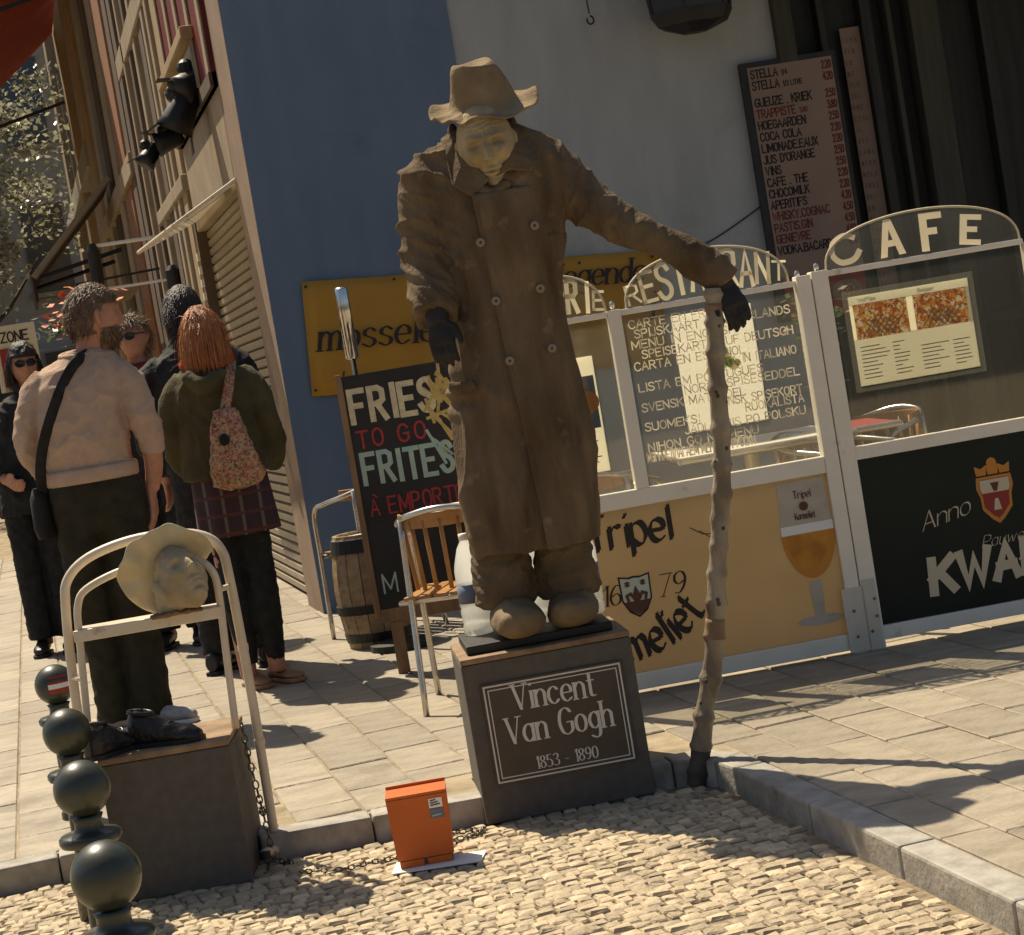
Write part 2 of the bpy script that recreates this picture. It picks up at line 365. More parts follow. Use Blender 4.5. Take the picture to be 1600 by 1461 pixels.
# ------------------------------------------------------------------ lettering: pen-stroke alphabet (cap height 10, x-height 6.6)
G = {
'A':"0,0 3,10 6,0|1.1,3.4 4.9,3.4",'B':"0,0 0,10|0,10 3.5,10 5,9 5,6.4 3.5,5.3 0,5.3|3.5,5.3 5.6,4.2 5.6,1.2 4,0 0,0",
'C':"~5.8,8.2 4.6,9.7 3,10 1,8.8 0,5 1,1.2 3,0 4.6,.3 5.8,1.8",'D':"0,0 0,10|0,10 3,10 5,8.5 5.8,5 5,1.5 3,0 0,0",
'E':"5.4,10 0,10|0,10 0,0|0,0 5.4,0|0,5.2 4.4,5.2",'F':"5.4,10 0,10|0,10 0,0|0,5.2 4.2,5.2",
'G':"~5.8,8.2 4.6,9.7 3,10 1,8.8 0,5 1,1.2 3,0 4.8,.4 6,1.6|6,1.4 6,4.6|6,4.6 3.6,4.6",
'H':"0,0 0,10|5.8,0 5.8,10|0,5.2 5.8,5.2",'I':"1,0 1,10",'J':"4,10 4,2|~4,2 3.4,.5 2,0 .6,.5 0,2",
'K':"0,0 0,10|5.6,10 0,4.2|2,6 5.8,0",'L':"0,10 0,0|0,0 5,0",'M':"0,0 0,10|0,10 3.6,2|3.6,2 7.2,10|7.2,10 7.2,0",
'N':"0,0 0,10|0,10 5.8,0|5.8,0 5.8,10",'O':"~@3,10 .8,8.6 0,5 .8,1.4 3,0 5.2,1.4 6,5 5.2,8.6",
'P':"0,0 0,10|0,10 3.6,10 5.4,9 5.4,5.8 3.6,4.7 0,4.7",'Q':"~@3,10 .8,8.6 0,5 .8,1.4 3,0 5.2,1.4 6,5 5.2,8.6|3.6,2.4 6.2,-.8",
'R':"0,0 0,10|0,10 3.6,10 5.4,9 5.4,6 3.6,4.9 0,4.9|2.6,4.9 5.8,0",
'S':"~5.4,8.4 4.4,9.7 2.8,10 .9,9.2 .4,7.4 1.6,5.8 4,4.7 5.4,3 5,1 3,0 1.2,.3 0,1.8",
'T':"0,10 6,10|3,10 3,0",'U':"0,10 0,2.6|~0,2.6 1,.6 3,0 5,.6 6,2.6|6,2.6 6,10",'V':"0,10 3,0 6,10",'W':"0,10 2,0 4,8 6,0 8,10",
'X':"0,0 5.8,10|0,10 5.8,0",'Y':"0,10 3,5 6,10|3,5 3,0",'Z':"0,10 5.6,10 0,0 5.6,0",
'a':"~4.6,5.2 3,6.6 1,5.8 0,3.3 1,.6 2.8,0 4.6,1.6|4.6,6.5 4.6,0",'b':"0,0 0,10|~0,4.6 1.6,6.5 3.6,6.2 4.8,3.3 3.6,.4 1.8,0 0,1.6",
'c':"~4.6,5.2 3.4,6.5 1.6,6.3 .2,4.6 .2,2 1.6,.2 3.4,.1 4.6,1.4",'d':"4.6,10 4.6,0|~4.6,4.8 3,6.6 1,5.8 0,3.3 1,.6 2.8,0 4.6,1.6",
'e':"0,3.4 4.7,3.4|~4.7,3.4 4.4,5.5 2.6,6.6 .8,5.6 0,3.3 .8,.9 2.6,0 4.6,1.2",'f':"~4,9.4 3,10 1.8,9.4 1.4,7.6|1.4,7.8 1.4,0|0,6.2 3.4,6.2",
'g':"~4.6,4.9 3,6.6 1,5.8 0,3.5 1,1 2.8,.4 4.6,1.8|4.6,6.5 4.6,-1|~4.6,-1 3.9,-2.7 2.2,-3.2 .3,-2.2",
'h':"0,0 0,10|~0,4.4 1.4,6.2 3,6.5 4.4,5.2|4.4,5.2 4.4,0",'i':".8,0 .8,6.5|.8,8.7 .8,9.5",'j':"1.6,6.5 1.6,-1|~1.6,-1 1,-2.8 0,-3|1.6,8.7 1.6,9.5",
'k':"0,0 0,10|4.2,6.5 0,2.6|1.6,4 4.4,0",'l':".8,0 .8,10",'m':"0,0 0,6.5|~0,4.6 1.2,6.2 2.4,6.5 3.5,5.2|3.5,5.2 3.5,0|~3.5,4.6 4.7,6.2 6,6.5 7,5.2|7,5.2 7,0",
'n':"0,0 0,6.5|~0,4.4 1.4,6.2 3,6.5 4.4,5.2|4.4,5.2 4.4,0",'o':"~@2.4,6.6 .6,5.6 0,3.3 .6,1 2.4,0 4.2,1 4.8,3.3 4.2,5.6",
'p':"0,6.5 0,-3|~0,4.8 1.6,6.5 3.6,6.2 4.8,3.3 3.6,.4 1.8,0 0,1.6",'r':"0,0 0,6.5|~0,4.2 1.2,6 2.4,6.6 3.6,6",
's':"~4,5.4 2.4,6.6 .6,5.8 .6,4.2 2.2,3.4 3.8,2.6 4,1 2.2,0 0,1.2",'t':"1.4,9 1.4,1.4|~1.4,1.4 2,.2 3.6,.4|0,6.4 3.4,6.4",
'u':"0,6.5 0,1.8|~0,1.8 .8,.2 2.4,0 4.4,1.8|4.4,6.5 4.4,0",'v':"0,6.5 2.3,0 4.6,6.5",'w':"0,6.5 1.7,0 3.4,5.6 5.1,0 6.8,6.5",
'y':"0,6.5 2.4,.4|4.6,6.5 1.4,-3",'z':"0,6.4 4.2,6.4 0,0 4.2,0",
'0':"~@2.6,10 .6,8.4 0,5 .6,1.6 2.6,0 4.6,1.6 5.2,5 4.6,8.4",'1':"0,8 2,10|2,10 2,0",'2':"~.2,7.6 1,9.6 2.8,10 4.8,8.6 4.4,6 2,3 0,0|0,0 5,0",
'3':"~.2,8.6 2,10 4.2,9.4 4.4,6.8 2.2,5.4|~2.2,5.4 4.8,4.2 4.8,1.2 2.4,0 0,1.2",'4':"3.8,0 3.8,10|3.8,10 0,3|0,3 5.4,3",
'5':"4.6,10 .8,10|.8,10 .4,5.6|~.4,5.6 2.6,6.2 4.8,4.6 4.6,1.2 2.2,0 0,.8",'6':"~4.4,9.2 2.6,9.6 .6,6.8 0,3.2 1.2,.4 3,0 4.8,1.4 4.8,4 3,5.6 .6,4.2",
'7':"0,10 5,10|5,10 1.6,0",'8':"~@2.6,10 .7,8.9 .9,6.6 2.6,5.4 4.6,4 4.9,1.5 2.6,0 .3,1.5 .6,4 2.6,5.4 4.3,6.6 4.5,8.9",
'9':"~.8,.8 2.6,.4 4.6,3.2 5.2,6.8 4,9.6 2.2,10 .4,8.6 .4,6 2.2,4.4 4.6,5.8",
'.':"0,0 .7,0",',':".6,.6 0,-1.4",'-':"0,4 3,4","'":"0.4,10 0.2,7.6",'/':"0,-1 4,10",'*':"2,3 2,8|0,4 4,7|0,7 4,4",
'П':"0,0 0,10|0,10 5.6,10|5.6,10 5.6,0",'Д':"-.4,-1.4 -.4,0 6.4,0 6.4,-1.4|1,0 2.4,10 5.4,10 5.4,0",'Л':"0,0 1.8,10 5.4,10 5.4,0",
'Ы':"0,10 0,0|0,5.6 2.6,5.6 3.8,4.4 3.8,1.2 2.6,0 0,0|6,10 6,0",'Г':"0,0 0,10 4.8,10",'Ю':"0,0 0,10|0,5 2,5|~@4.6,10 2.8,8.6 2,5 2.8,1.4 4.6,0 6.4,1.4 7.2,5 6.4,8.6",
'И':"0,10 0,0 5.6,10 5.6,0",'У':"0,10 3,4.4|6,10 1.4,0",
}
def glyph(ch):
    out = []
    for st in G[ch].split('|'):
        sm = st.startswith('~'); cl = '@' in st
        P = [tuple(float(q) for q in p.split(',')) for p in st.lstrip('~@').split()]
        if sm: P = [(p.x, p.y) for p in catmull([(a, b, 0) for a, b in P], 5, cl)]
        if cl: P.append(P[0])
        out.append(P)
    return out
def gwidth(ch):
    if ch == ' ': return 3.2
    return max(p[0] for s in glyph(ch) for p in s)
class Pen:
    """collects lettering in the plane y = const (facing -y); every stroke sits a hair prouder than the last"""
    def __init__(s, y=-.0015): s.mb = MB(); s.parts = []; s.y = y; s.k = 0
    def strip(s, L, Rr):
        s.k += 1; y = s.y - .00009 * (s.k % 10); n = len(L)
        s.mb.add([(p[0], y, p[1]) for p in L] + [(p[0], y, p[1]) for p in Rr], [(i, i + 1, n + i + 1, n + i) for i in range(n - 1)])
    def stroke(s, P, w, cap=True):
        n = len(P); L = []; Q = []
        closed = n > 3 and abs(P[0][0] - P[-1][0]) + abs(P[0][1] - P[-1][1]) < 1e-9
        P = [Vector(p).to_2d() if not isinstance(p, Vector) else p for p in [Vector((a, b)) for a, b in P]]
        for i in range(n):
            a = P[i - 1] if i else (P[-2] if closed else None); b = P[i + 1] if i < n - 1 else (P[1] if closed else None)
            d1 = (P[i] - a).normalized() if a is not None else None; d2 = (b - P[i]).normalized() if b is not None else None
            d = d2 if d1 is None else d1 if d2 is None else (d1 + d2)
            if d.length < 1e-6: d = d1
            d.normalize(); nn = Vector((-d.y, d.x)); m = 1.0
            if d1 is not None and d2 is not None: m = min(1.8, 1 / max(.3, nn.dot(Vector((-d1.y, d1.x)))))
            p = P[i].copy()
            if cap and not closed and (a is None or b is None): p += d * (-w * .5 if a is None else w * .5)
            L.append(p + nn * w * .5 * m); Q.append(p - nn * w * .5 * m)
        s.strip(L, Q)
    def nib(s, P, w, ang):
        v = Vector((math.cos(R(ang)), math.sin(R(ang)))) * w * .5
        s.strip([Vector(p) + v for p in P], [Vector(p) - v for p in P])
    def poly(s, P):
        s.k += 1; y = s.y - .00009 * (s.k % 10); n = len(P); s.mb.add([(p[0], y, p[1]) for p in P], [tuple(range(n))])
    def disc(s, c, r, n=20, r2=None): s.poly([(c[0] + r * math.cos(2 * math.pi * i / n), c[1] + (r2 or r) * math.sin(2 * math.pi * i / n)) for i in range(n)])
    def text(s, t, x, z, h, w=.1, style='mono', align='l', sx=1, slant=0, track=1.7, rot=0, jit=0, ang=40):
        s.parts.append(s.mb); s.mb = MB(); u = h / 10; tot = sum((gwidth(c) + track) * sx * u for c in t) - track * sx * u
        x0 = 0 if align == 'l' else -tot / 2 if align == 'c' else -tot
        cr, sr = math.cos(R(rot)), math.sin(R(rot))
        for ch in t:
            if ch != ' ':
                jx, jz = random.uniform(-jit, jit) * h, random.uniform(-jit, jit) * h
                for P in glyph(ch):
                    T = []
                    for a, b in P:
                        px = x0 + (a * sx + b * slant) * u + jx; pz = b * u + jz
                        T.append((x + px * cr - pz * sr, z + px * sr + pz * cr))
                    if style == 'mono': s.stroke(T, w * h)
                    elif style == 'nib': s.nib(T, w * h, ang + rot); s.stroke(T, w * h * .28)
                    elif style == 'serif':
                        if len(P) <= 4:
                            for q in range(len(P) - 1):
                                dx, dz = P[q + 1][0] - P[q][0], P[q + 1][1] - P[q][1]
                                if not (dx * dz > 0 and abs(dx) > .12 * abs(dz)): s.nib(T[q:q + 2], w * h, rot)
                                s.stroke(T[q:q + 2], w * h * .36)
                        else: s.nib(T, w * h, rot); s.stroke(T, w * h * .35)
                        for (e, f_) in ((P[0], P[1]), (P[-1], P[-2])):
                            if P[0] == P[-1]: continue
                            dx, dz = abs(f_[0] - e[0]), abs(f_[1] - e[1])
                            if dz > dx * .8 and (min(abs(e[1] - q) for q in (0, 10, 6.5, -3)) < .2):
                                c0 = T[0] if e is P[0] else T[-1]; hw = w * h * (.95 if e[1] < 1 or e[1] > 9 else .7)
                                s.stroke([(c0[0] - hw * cr, c0[1] - hw * sr), (c0[0] + hw * cr, c0[1] + hw * sr)], w * h * .34, False)
            x0 += (gwidth(ch) + track) * sx * u
        s.parts.append(s.mb); s.mb = MB()
        return tot
    def build(s, name, m, parent):
        o = None
        for q in s.parts + [s.mb]:
            if q.v: o = q.build(name, m, parent)
        return o

# ------------------------------------------------------------------ heads and hands
def head_pt(th, ph, w=.074, d=.094, h=.118, E=1.0):
    """th 0..2pi around (front = -y), ph 0 bottom .. pi top"""
    x = w * math.sin(ph) * math.cos(th); y = d * math.sin(ph) * math.sin(th); z = -h * math.cos(ph)
    if z < 0:
        t = (-z / h) ** 1.6; x *= 1 - .22 * t; y = y * (1 - .25 * t) - .012 * t
    if y > 0 and z > -.03: y *= 1.06
    if y < 0:
        y *= .93
        fx = lambda a, c, s_: math.exp(-((a - c) / s_) ** 2)
        ax = abs(x); o = 0
        o += .024 * fx(x, 0, .011) * max(0, min(1, (.028 - z) / .055)) * fx(min(z, -.022), -.022, .009)   # nose
        o += .004 * fx(ax, .012, .007) * fx(z, -.026, .009)                                          # nostrils
        o -= .013 * fx(ax, .031, .014) * fx(z, .012, .011)                                           # sockets
        o += .006 * fx(ax, .031, .010) * fx(z, .009, .006)                                           # eyes
        o += .006 * fx(ax, .026, .024) * fx(z, .030, .008)                                           # brow
        o += .006 * fx(ax, .043, .016) * fx(z, -.016, .017)                                          # cheek bones
        o -= .006 * fx(ax, .040, .014) * fx(z, -.052, .018)
        o += .0065 * fx(x, 0, .024) * fx(z, -.054, .006) + .006 * fx(x, 0, .020) * fx(z, -.067, .006)
        o -= .005 * fx(x, 0, .026) * fx(z, -.060, .003)                                              # mouth
        o -= .004 * fx(x, 0, .022) * fx(z, -.078, .006)
        o += .009 * fx(x, 0, .020) * fx(z, -.096, .013)                                              # chin
        y -= o * E
    return Vector((x, y, z))
def head_grid(mb, mtx, n=72, m=64, f=None, E=1.0):
    rows = []
    for i in range(m + 1):
        ph = math.pi * (i + .02) / (m + .04)
        rows.append([mtx @ (f(head_pt(2 * math.pi * j / n, ph, E=E)) if f else head_pt(2 * math.pi * j / n, ph, E=E)) for j in range(n)])
    mb.loft(rows)
    for s_ in (-1, 1):    # ears
        mb.sweep([mtx @ Vector((s_ * .070, .005, -.030)), mtx @ Vector((s_ * .078, .012, -.012)), mtx @ Vector((s_ * .081, .016, .010)), mtx @ Vector((s_ * .074, .006, .022))],
                 [(.007, .009), (.009, .015), (.009, .016), (.006, .010)], 10, 3)
def hair_shell(mtx, keep, off=.014, amp=.008, f=26, n=64, m=44, drop=0, hang=None):
    """shell over the scalp where keep(point) holds; given thickness"""
    mb = MB(); P = [[None] * n for _ in range(m + 1)]
    for i in range(m + 1):
        for j in range(n):
            p = head_pt(2 * math.pi * j / n, math.pi * (i + .02) / (m + .04))
            q = p.normalized(); w = off + amp * noise.noise(p * f) + amp * .6 * noise.noise(p * f * 2.7)
            P[i][j] = (p, p + q * w, p - q * .004)
    vs = []; idx = {}
    def vid(i, j, l):
        k = (i, j % n, l)
        if k not in idx:
            q = P[i][j % n][1 if l else 2]
            if hang: q = hang(q)
            idx[k] = len(vs); vs.append(mtx @ q)
        return idx[k]
    fs = []; K = {}
    for i in range(m):
        for j in range(n): K[(i, j)] = keep((P[i][j][0] + P[i + 1][(j + 1) % n][0]) / 2)
    for (i, j), k in K.items():
        if not k: continue
        fs.append((vid(i, j, 1), vid(i, j + 1, 1), vid(i + 1, j + 1, 1), vid(i + 1, j, 1)))
        fs.append((vid(i, j, 0), vid(i + 1, j, 0), vid(i + 1, j + 1, 0), vid(i, j + 1, 0)))
        for (a, b, p, q) in ((i, (j - 1) % n, (i, j), (i + 1, j)), (i, (j + 1) % n, (i + 1, j + 1), (i, j + 1)), (i - 1, j, (i, j + 1), (i, j)), (i + 1, j, (i + 1, j), (i + 1, j + 1))):
            if not K.get((a, b), False): fs.append((vid(*p, 1), vid(*q, 1), vid(*q, 0), vid(*p, 0)))
    return mb.add(vs, fs)
def strands(mtx, keep, count, L, w=.004, off=.008, flow=(0, .6, -.5), grav=.35, seed=1, lift=.5, fat=1.07, spread=.3):
    rnd = random.Random(seed); mb = MB(); got = 0
    while got < count:
        ph = math.acos(rnd.uniform(-1, 1)); th = rnd.uniform(0, 6.2832); p = head_pt(th, ph)
        if not keep(p): continue
        got += 1; nn = p.normalized(); q = p + nn * off * rnd.uniform(.3, 1.1); fl = Vector(flow)
        d = (nn * lift + fl + Vector((rnd.gauss(0, spread), rnd.gauss(0, spread), rnd.gauss(0, spread)))).normalized(); l_ = L * rnd.uniform(.65, 1.15); a, b = [], []
        for i in range(6):
            t = i / 5; sd_ = d.cross(q.normalized()); sd_ = sd_.normalized() if sd_.length > 1e-4 else Vector((1, 0, 0)); ww = w * (1 - t * .75) * .5
            a.append(mtx @ (q + sd_ * ww)); b.append(mtx @ (q - sd_ * ww))
            d = (d + Vector((0, 0, -grav)) * .5).normalized(); q = q + d * l_ / 5
            e = Vector((q.x / .074, q.y / .098, q.z / .118)).length
            if e < fat and q.z > -.10: q = q + q.normalized() * (fat - e) * .075
        mb.add(a + b, [(i, i + 1, 7 + i, 6 + i) for i in range(5)])
    return mb
def hand(mb, wrist, d, side, s=1.0, curl=.5, thumb=1):
    """palm and five bent fingers; d = direction of the fingers, side = direction towards the thumb"""
    w = Vector(wrist); d = Vector(d).normalized(); sd_ = Vector(side); sd_ = (sd_ - d * sd_.dot(d)).normalized(); nn = d.cross(sd_) * thumb
    mb.sweep([w - d * .02 * s, w + d * .03 * s, w + d * .085 * s], [(.026 * s, .02 * s), (.036 * s, .016 * s), (.040 * s, .013 * s)], 12, 3, side=sd_)
    for i, (o, L) in enumerate(((.030, .070), (.010, .080), (-.011, .074), (-.031, .058))):
        p = w + d * .082 * s + sd_ * o * s; a = d.copy(); pts = [p - d * .02 * s, p]
        for k_, fr in enumerate((.45, .32, .23)):
            a = (Matrix.Rotation(curl * (.5 + .35 * k_), 3, sd_) @ a) if thumb > 0 else (Matrix.Rotation(-curl * (.5 + .35 * k_), 3, sd_) @ a)
            p = p + a * L * fr * s; pts.append(p)
        mb.sweep(pts, [.0098 * s, .0098 * s, .0092 * s, .0085 * s, .0065 * s], 8)
    p = w + d * .02 * s + sd_ * .026 * s; a = (d + sd_ * .9).normalized()
    mb.sweep([p - sd_ * .01 * s, p + a * .03 * s, p + a * .045 * s + d * .022 * s, p + a * .048 * s + d * .042 * s], [.013 * s, .0115 * s, .010 * s, .007 * s], 8)

# ------------------------------------------------------------------ ground, cobbles, kerb, paving
from bpy_extras.object_utils import world_to_camera_view
bpy.context.view_layer.update()
def in_frame(p, mar=.03):
    q = world_to_camera_view(scn, cam, Vector(p)); return -mar < q.x < 1 + mar and -mar < q.y < 1 + mar and q.z > 0
K = .07
struct(MB().quad((-40, -12, -.035), (60, -12, -.035), (60, 110, -.035), (-40, 110, -.035)).build('ground', 'ground'))

def sett_mesh(sx, sy, k):
    rnd = random.Random(k); e = .005; h = .034
    lo = [(-sx, -sy), (sx, -sy), (sx, sy), (-sx, sy)]
    lo = [(x + rnd.uniform(-.004, .004), y + rnd.uniform(-.004, .004)) for x, y in lo]
    up = [(x * (1 - e / sx), y * (1 - e / sy), rnd.uniform(-.0025, .0025)) for x, y in lo]
    vs = [(x, y, -h) for x, y in lo] + [(x, y, -.005) for x, y in lo] + up + [(0, 0, .0015)]
    fs = []
    for i in range(4):
        j = (i + 1) % 4
        fs += [(i, j, 4 + j, 4 + i), (4 + i, 4 + j, 8 + j, 8 + i), (8 + i, 8 + j, 12)]
    return vs, fs
SETT = [sett_mesh(.0205 * a, .0195 * b, i) for i, (a, b) in enumerate([(1, 1), (1.12, .95), (.9, 1.05), (1.05, 1.05), (.95, .92), (1.2, 1), (.85, .98), (1.0, .9)])]
def front_y(x):        # where the paving begins for a given x
    if x < .43: return 6.05
    if x < 1.075: return 5.74 - .187 * (x - .43)
    if x < 1.56: return 5.90
    if x < 1.71: return 5.53 - max(0, x - 1.66) * 3
    return -9
setts = []
y = 2.6; row = 0
while y < 6.02:
    x = -1.6 + random.uniform(0, .06)
    while x < 1.70:
        k = random.randrange(8); w = .0205 * [1, 1.12, .9, 1.05, .95, 1.2, .85, 1][k]
        xx = x + w; yy = y + .012 * math.sin(xx * 5 + row * .35) + random.uniform(-.004, .004)
        if yy < front_y(xx) - .035 and xx < 1.675: setts.append((xx, yy, k, random.uniform(-.004, .003), random.uniform(-.08, .08), random.uniform(-.045, .045), random.uniform(-.045, .045)))
        x += 2 * w + random.uniform(.001, .005)
    y += .0422; row += 1
cob = bpy.data.objects.new('cobbles', None); col.objects.link(cob); struct(cob)
vis = sorted([s_ for s_ in setts if in_frame((s_[0], s_[1], 0), -.01)], key=lambda s_: s_[0] ** 2 + s_[1] ** 2)
near = set(vis[:300]); rest = MB()
SM = []
for vs_, fs_ in SETT:
    mb = MB(); mb.add(vs_, fs_); me = mb.mesh('sett'); me.materials.append(M['sett']); SM.append(me)
for s_ in setts:
    mt = Matrix.Translation((s_[0], s_[1], s_[3])) @ Matrix.Rotation(s_[4], 4, 'Z') @ Matrix.Rotation(s_[5], 4, 'X') @ Matrix.Rotation(s_[6], 4, 'Y')
    if s_ in near:
        o = bpy.data.objects.new('sett', SM[s_[2]]); col.objects.link(o); o.parent = cob; o.matrix_local = mt
    else:
        vs_, fs_ = SETT[s_[2]]; rest.add([mt @ Vector(p) for p in vs_], fs_)
o = rest.build('setts_further_off', 'sett', cob); o['kind'] = 'stuff'
MB().quad((-1.7, 2.5, -.0065), (1.72, 2.5, -.0065), (1.72, 6.1, -.0065), (-1.7, 6.1, -.0065)).build('sand_bed', 'grout', cob)

pav = bpy.data.objects.new('pavement', None); col.objects.link(pav); struct(pav)
outl = [(-40, 6.12), (.50, 6.12), (.50, 5.80), (1.07, 5.69), (1.09, 5.93), (1.575, 5.90), (1.56, 5.62), (1.72, 5.56), (1.77, 5.40), (1.78, -10), (60, -10), (60, 108), (-40, 108)]
mb = MB(); n = len(outl)
mb.add([(x, y, K - .005) for x, y in outl] + [(x, y, -.03) for x, y in outl], [tuple(range(n))] + [(i, (i + 1) % n, n + (i + 1) % n, n + i) for i in range(n)])
mb.build('mortar_bed', 'mortar', pav)
slabs = []; cw = .197; x = -3.0; c = 0
while x < 4.6:
    y0 = max(front_y(x + .01), front_y(x + cw - .01)) + .10 if x < 1.79 else 2.3
    if x < 1.79 < x + cw: y0 = 5.66
    if x < 1.79 < x + cw:
        yy = 2.2
        while yy < 5.63: slabs.append((1.792, yy, x + cw - 1.792, min(.40, 5.66 - yy))); yy += .40
    y = y0; first = True
    L0 = .40
    while y < 21:
        L = L0 if not first else .12 + (c * .173) % .28
        if y > 12: L *= 1
        slabs.append((x, y, cw, L)); y += L; first = False
    x += cw; c += 1
def slab_shape(w, l, k):
    g = .0035; rnd = random.Random(k); e = .004; w -= 2 * g; l -= 2 * g; pts = []
    lo = [(g, g), (g + w, g), (g + w, g + l), (g, g + l)]
    vs = [(a, b, -.03) for a, b in lo] + [(a, b, -.003) for a, b in lo] + [(a + (e if a < w / 2 else -e), b + (e if b < l / 2 else -e), rnd.uniform(-.0012, .0012)) for a, b in lo]
    fs = [(8, 9, 10, 11)]
    for i in range(4):
        j = (i + 1) % 4; fs += [(i, j, 4 + j, 4 + i), (4 + i, 4 + j, 8 + j, 8 + i)]
    return vs, fs
visS = sorted([s_ for s_ in slabs if in_frame((s_[0] + .1, s_[1] + s_[3] / 2, K), .02)], key=lambda s_: s_[0] ** 2 + s_[1] ** 2)
nearS = set(visS[:300]); rest = MB(); cache = {}
for i, s_ in enumerate(slabs):
    dz = K + random.uniform(-.002, .002)
    if s_ in nearS:
        key = (round(s_[3], 3), i % 4)
        if key not in cache:
            m_ = MB(); m_.add(*slab_shape(s_[2], s_[3], i)); cache[key] = m_.mesh('slab'); cache[key].materials.append(M['slab'])
        o = bpy.data.objects.new('slab', cache[key]); col.objects.link(o); o.parent = pav; o.location = (s_[0], s_[1], dz)
    else:
        vs_, fs_ = slab_shape(s_[2], s_[3], i); rest.add([(a + s_[0], b + s_[1], q + dz) for a, b, q in vs_], fs_)
o = rest.build('slabs_further_off', 'slab', pav); o['kind'] = 'stuff'

kb = bpy.data.objects.new('kerb', None); col.objects.link(kb); struct(kb)
def kerb_run(P, inn, step=.5):
    """kerb stones along outer line P; inn = inner line, same count"""
    for i in range(len(P) - 1):
        a, b, c_, d = Vector(P[i]), Vector(P[i + 1]), Vector(inn[i]), Vector(inn[i + 1]); L = (b - a).length; n_ = max(1, round(L / step))
        for k_ in range(n_):
            t0, t1 = k_ / n_ + .002 / L, (k_ + 1) / n_ - .002 / L
            q = [a.lerp(b, t0), a.lerp(b, t1), c_.lerp(d, t1), c_.lerp(d, t0)]; z1 = K + random.uniform(0, .003)
            m_ = MB(); m_.add([(p.x, p.y, -.034) for p in q] + [(p.x, p.y, z1) for p in q], [(3, 2, 1, 0), (4, 5, 6, 7), (0, 1, 5, 4), (1, 2, 6, 5), (2, 3, 7, 6), (3, 0, 4, 7)])
            m_.build('kerb_stone', 'kerb', kb, bevel=.008)
kerb_run([(.43, 5.74), (1.062, 5.622)], [(.43, 5.84), (1.075, 5.722)], .42)
kerb_run([(.43, 6.05), (.43, 5.842)], [(.50, 6.05), (.50, 5.842)])
kerb_run([(-4, 6.05), (.43, 6.05)], [(-4, 6.15), (.43, 6.15)], .55)
kerb_run([(1.535, 5.56), (1.60, 5.545), (1.655, 5.52), (1.69, 5.44), (1.70, 5.30), (1.70, 1.5)], [(1.55, 5.66), (1.60, 5.645), (1.73, 5.62), (1.785, 5.47), (1.79, 5.30), (1.79, 1.5)], .52)

# ------------------------------------------------------------------ cafe wall
WX, WY, WA = 1.36, 10.87, -6.6
cafe = thing('cafe_building', 'blue and grey rendered cafe wall in shade behind the glass screens', 'building', (WX, WY, 0), WA)
MB().box(0, 1.19, 0, .3, -.03, 4.9).build('blue_wall', 'wall_blue', cafe)
MB().box(1.19, 3.00, .012, .3, -.03, 4.9).build('grey_wall', 'wall_grey', cafe)
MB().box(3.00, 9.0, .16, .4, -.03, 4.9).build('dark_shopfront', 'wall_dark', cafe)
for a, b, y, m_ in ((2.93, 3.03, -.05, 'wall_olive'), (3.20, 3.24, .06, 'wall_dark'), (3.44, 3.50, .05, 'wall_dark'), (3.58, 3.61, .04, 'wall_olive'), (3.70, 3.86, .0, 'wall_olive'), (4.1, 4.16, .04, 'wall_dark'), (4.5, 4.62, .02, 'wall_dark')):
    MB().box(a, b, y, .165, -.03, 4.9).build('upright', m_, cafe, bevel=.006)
MB().box(-.04, 9, -.10, .35, 4.905, 5.05).build('cornice', 'facade_pale', cafe)
MB().box(3.0, 9, .08, .17, 1.0, 1.06).build('glazing_bar', 'wall_dark', cafe)
MB().box(3.0, 9, -.02, .17, .07, .42).build('plinth', 'wall_dark', cafe)
# bracket hook and slack cable on the wall
mb = MB(); mb.tube([(1.93, .01, 3.25), (1.93, -.04, 3.16), (1.935, -.05, 3.0)], .004, 6)
mb.tube([(1.935 + .018 * math.sin(a), -.05, 2.965 - .022 * math.cos(a)) for a in [i * math.pi / 6 for i in range(-4, 7)]], .005, 6)
mb.build('hook', 'black_metal', cafe)
MB().tube([(2.15, .005, 1.62), (2.45, .0, 1.72), (2.72, .005, 1.85)], .004, 6, 4).build('cable', 'black_metal', cafe)

# unseen awning, added only to shade the right end of the wall
mb = MB(); A = [(2.25, 0, 3.75), (7.5, 0, 3.75), (7.5, -1.0, 3.42), (2.25, -1.0, 3.42)]
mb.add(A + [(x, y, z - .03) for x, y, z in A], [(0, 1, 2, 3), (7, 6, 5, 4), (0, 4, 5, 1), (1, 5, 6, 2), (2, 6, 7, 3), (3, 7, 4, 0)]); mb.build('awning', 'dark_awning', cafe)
# menu board on the wall
mn = thing('menu_board', 'tall pinkish drinks price list in black frame on grey wall', 'menu', (WX, WY, 0), WA)
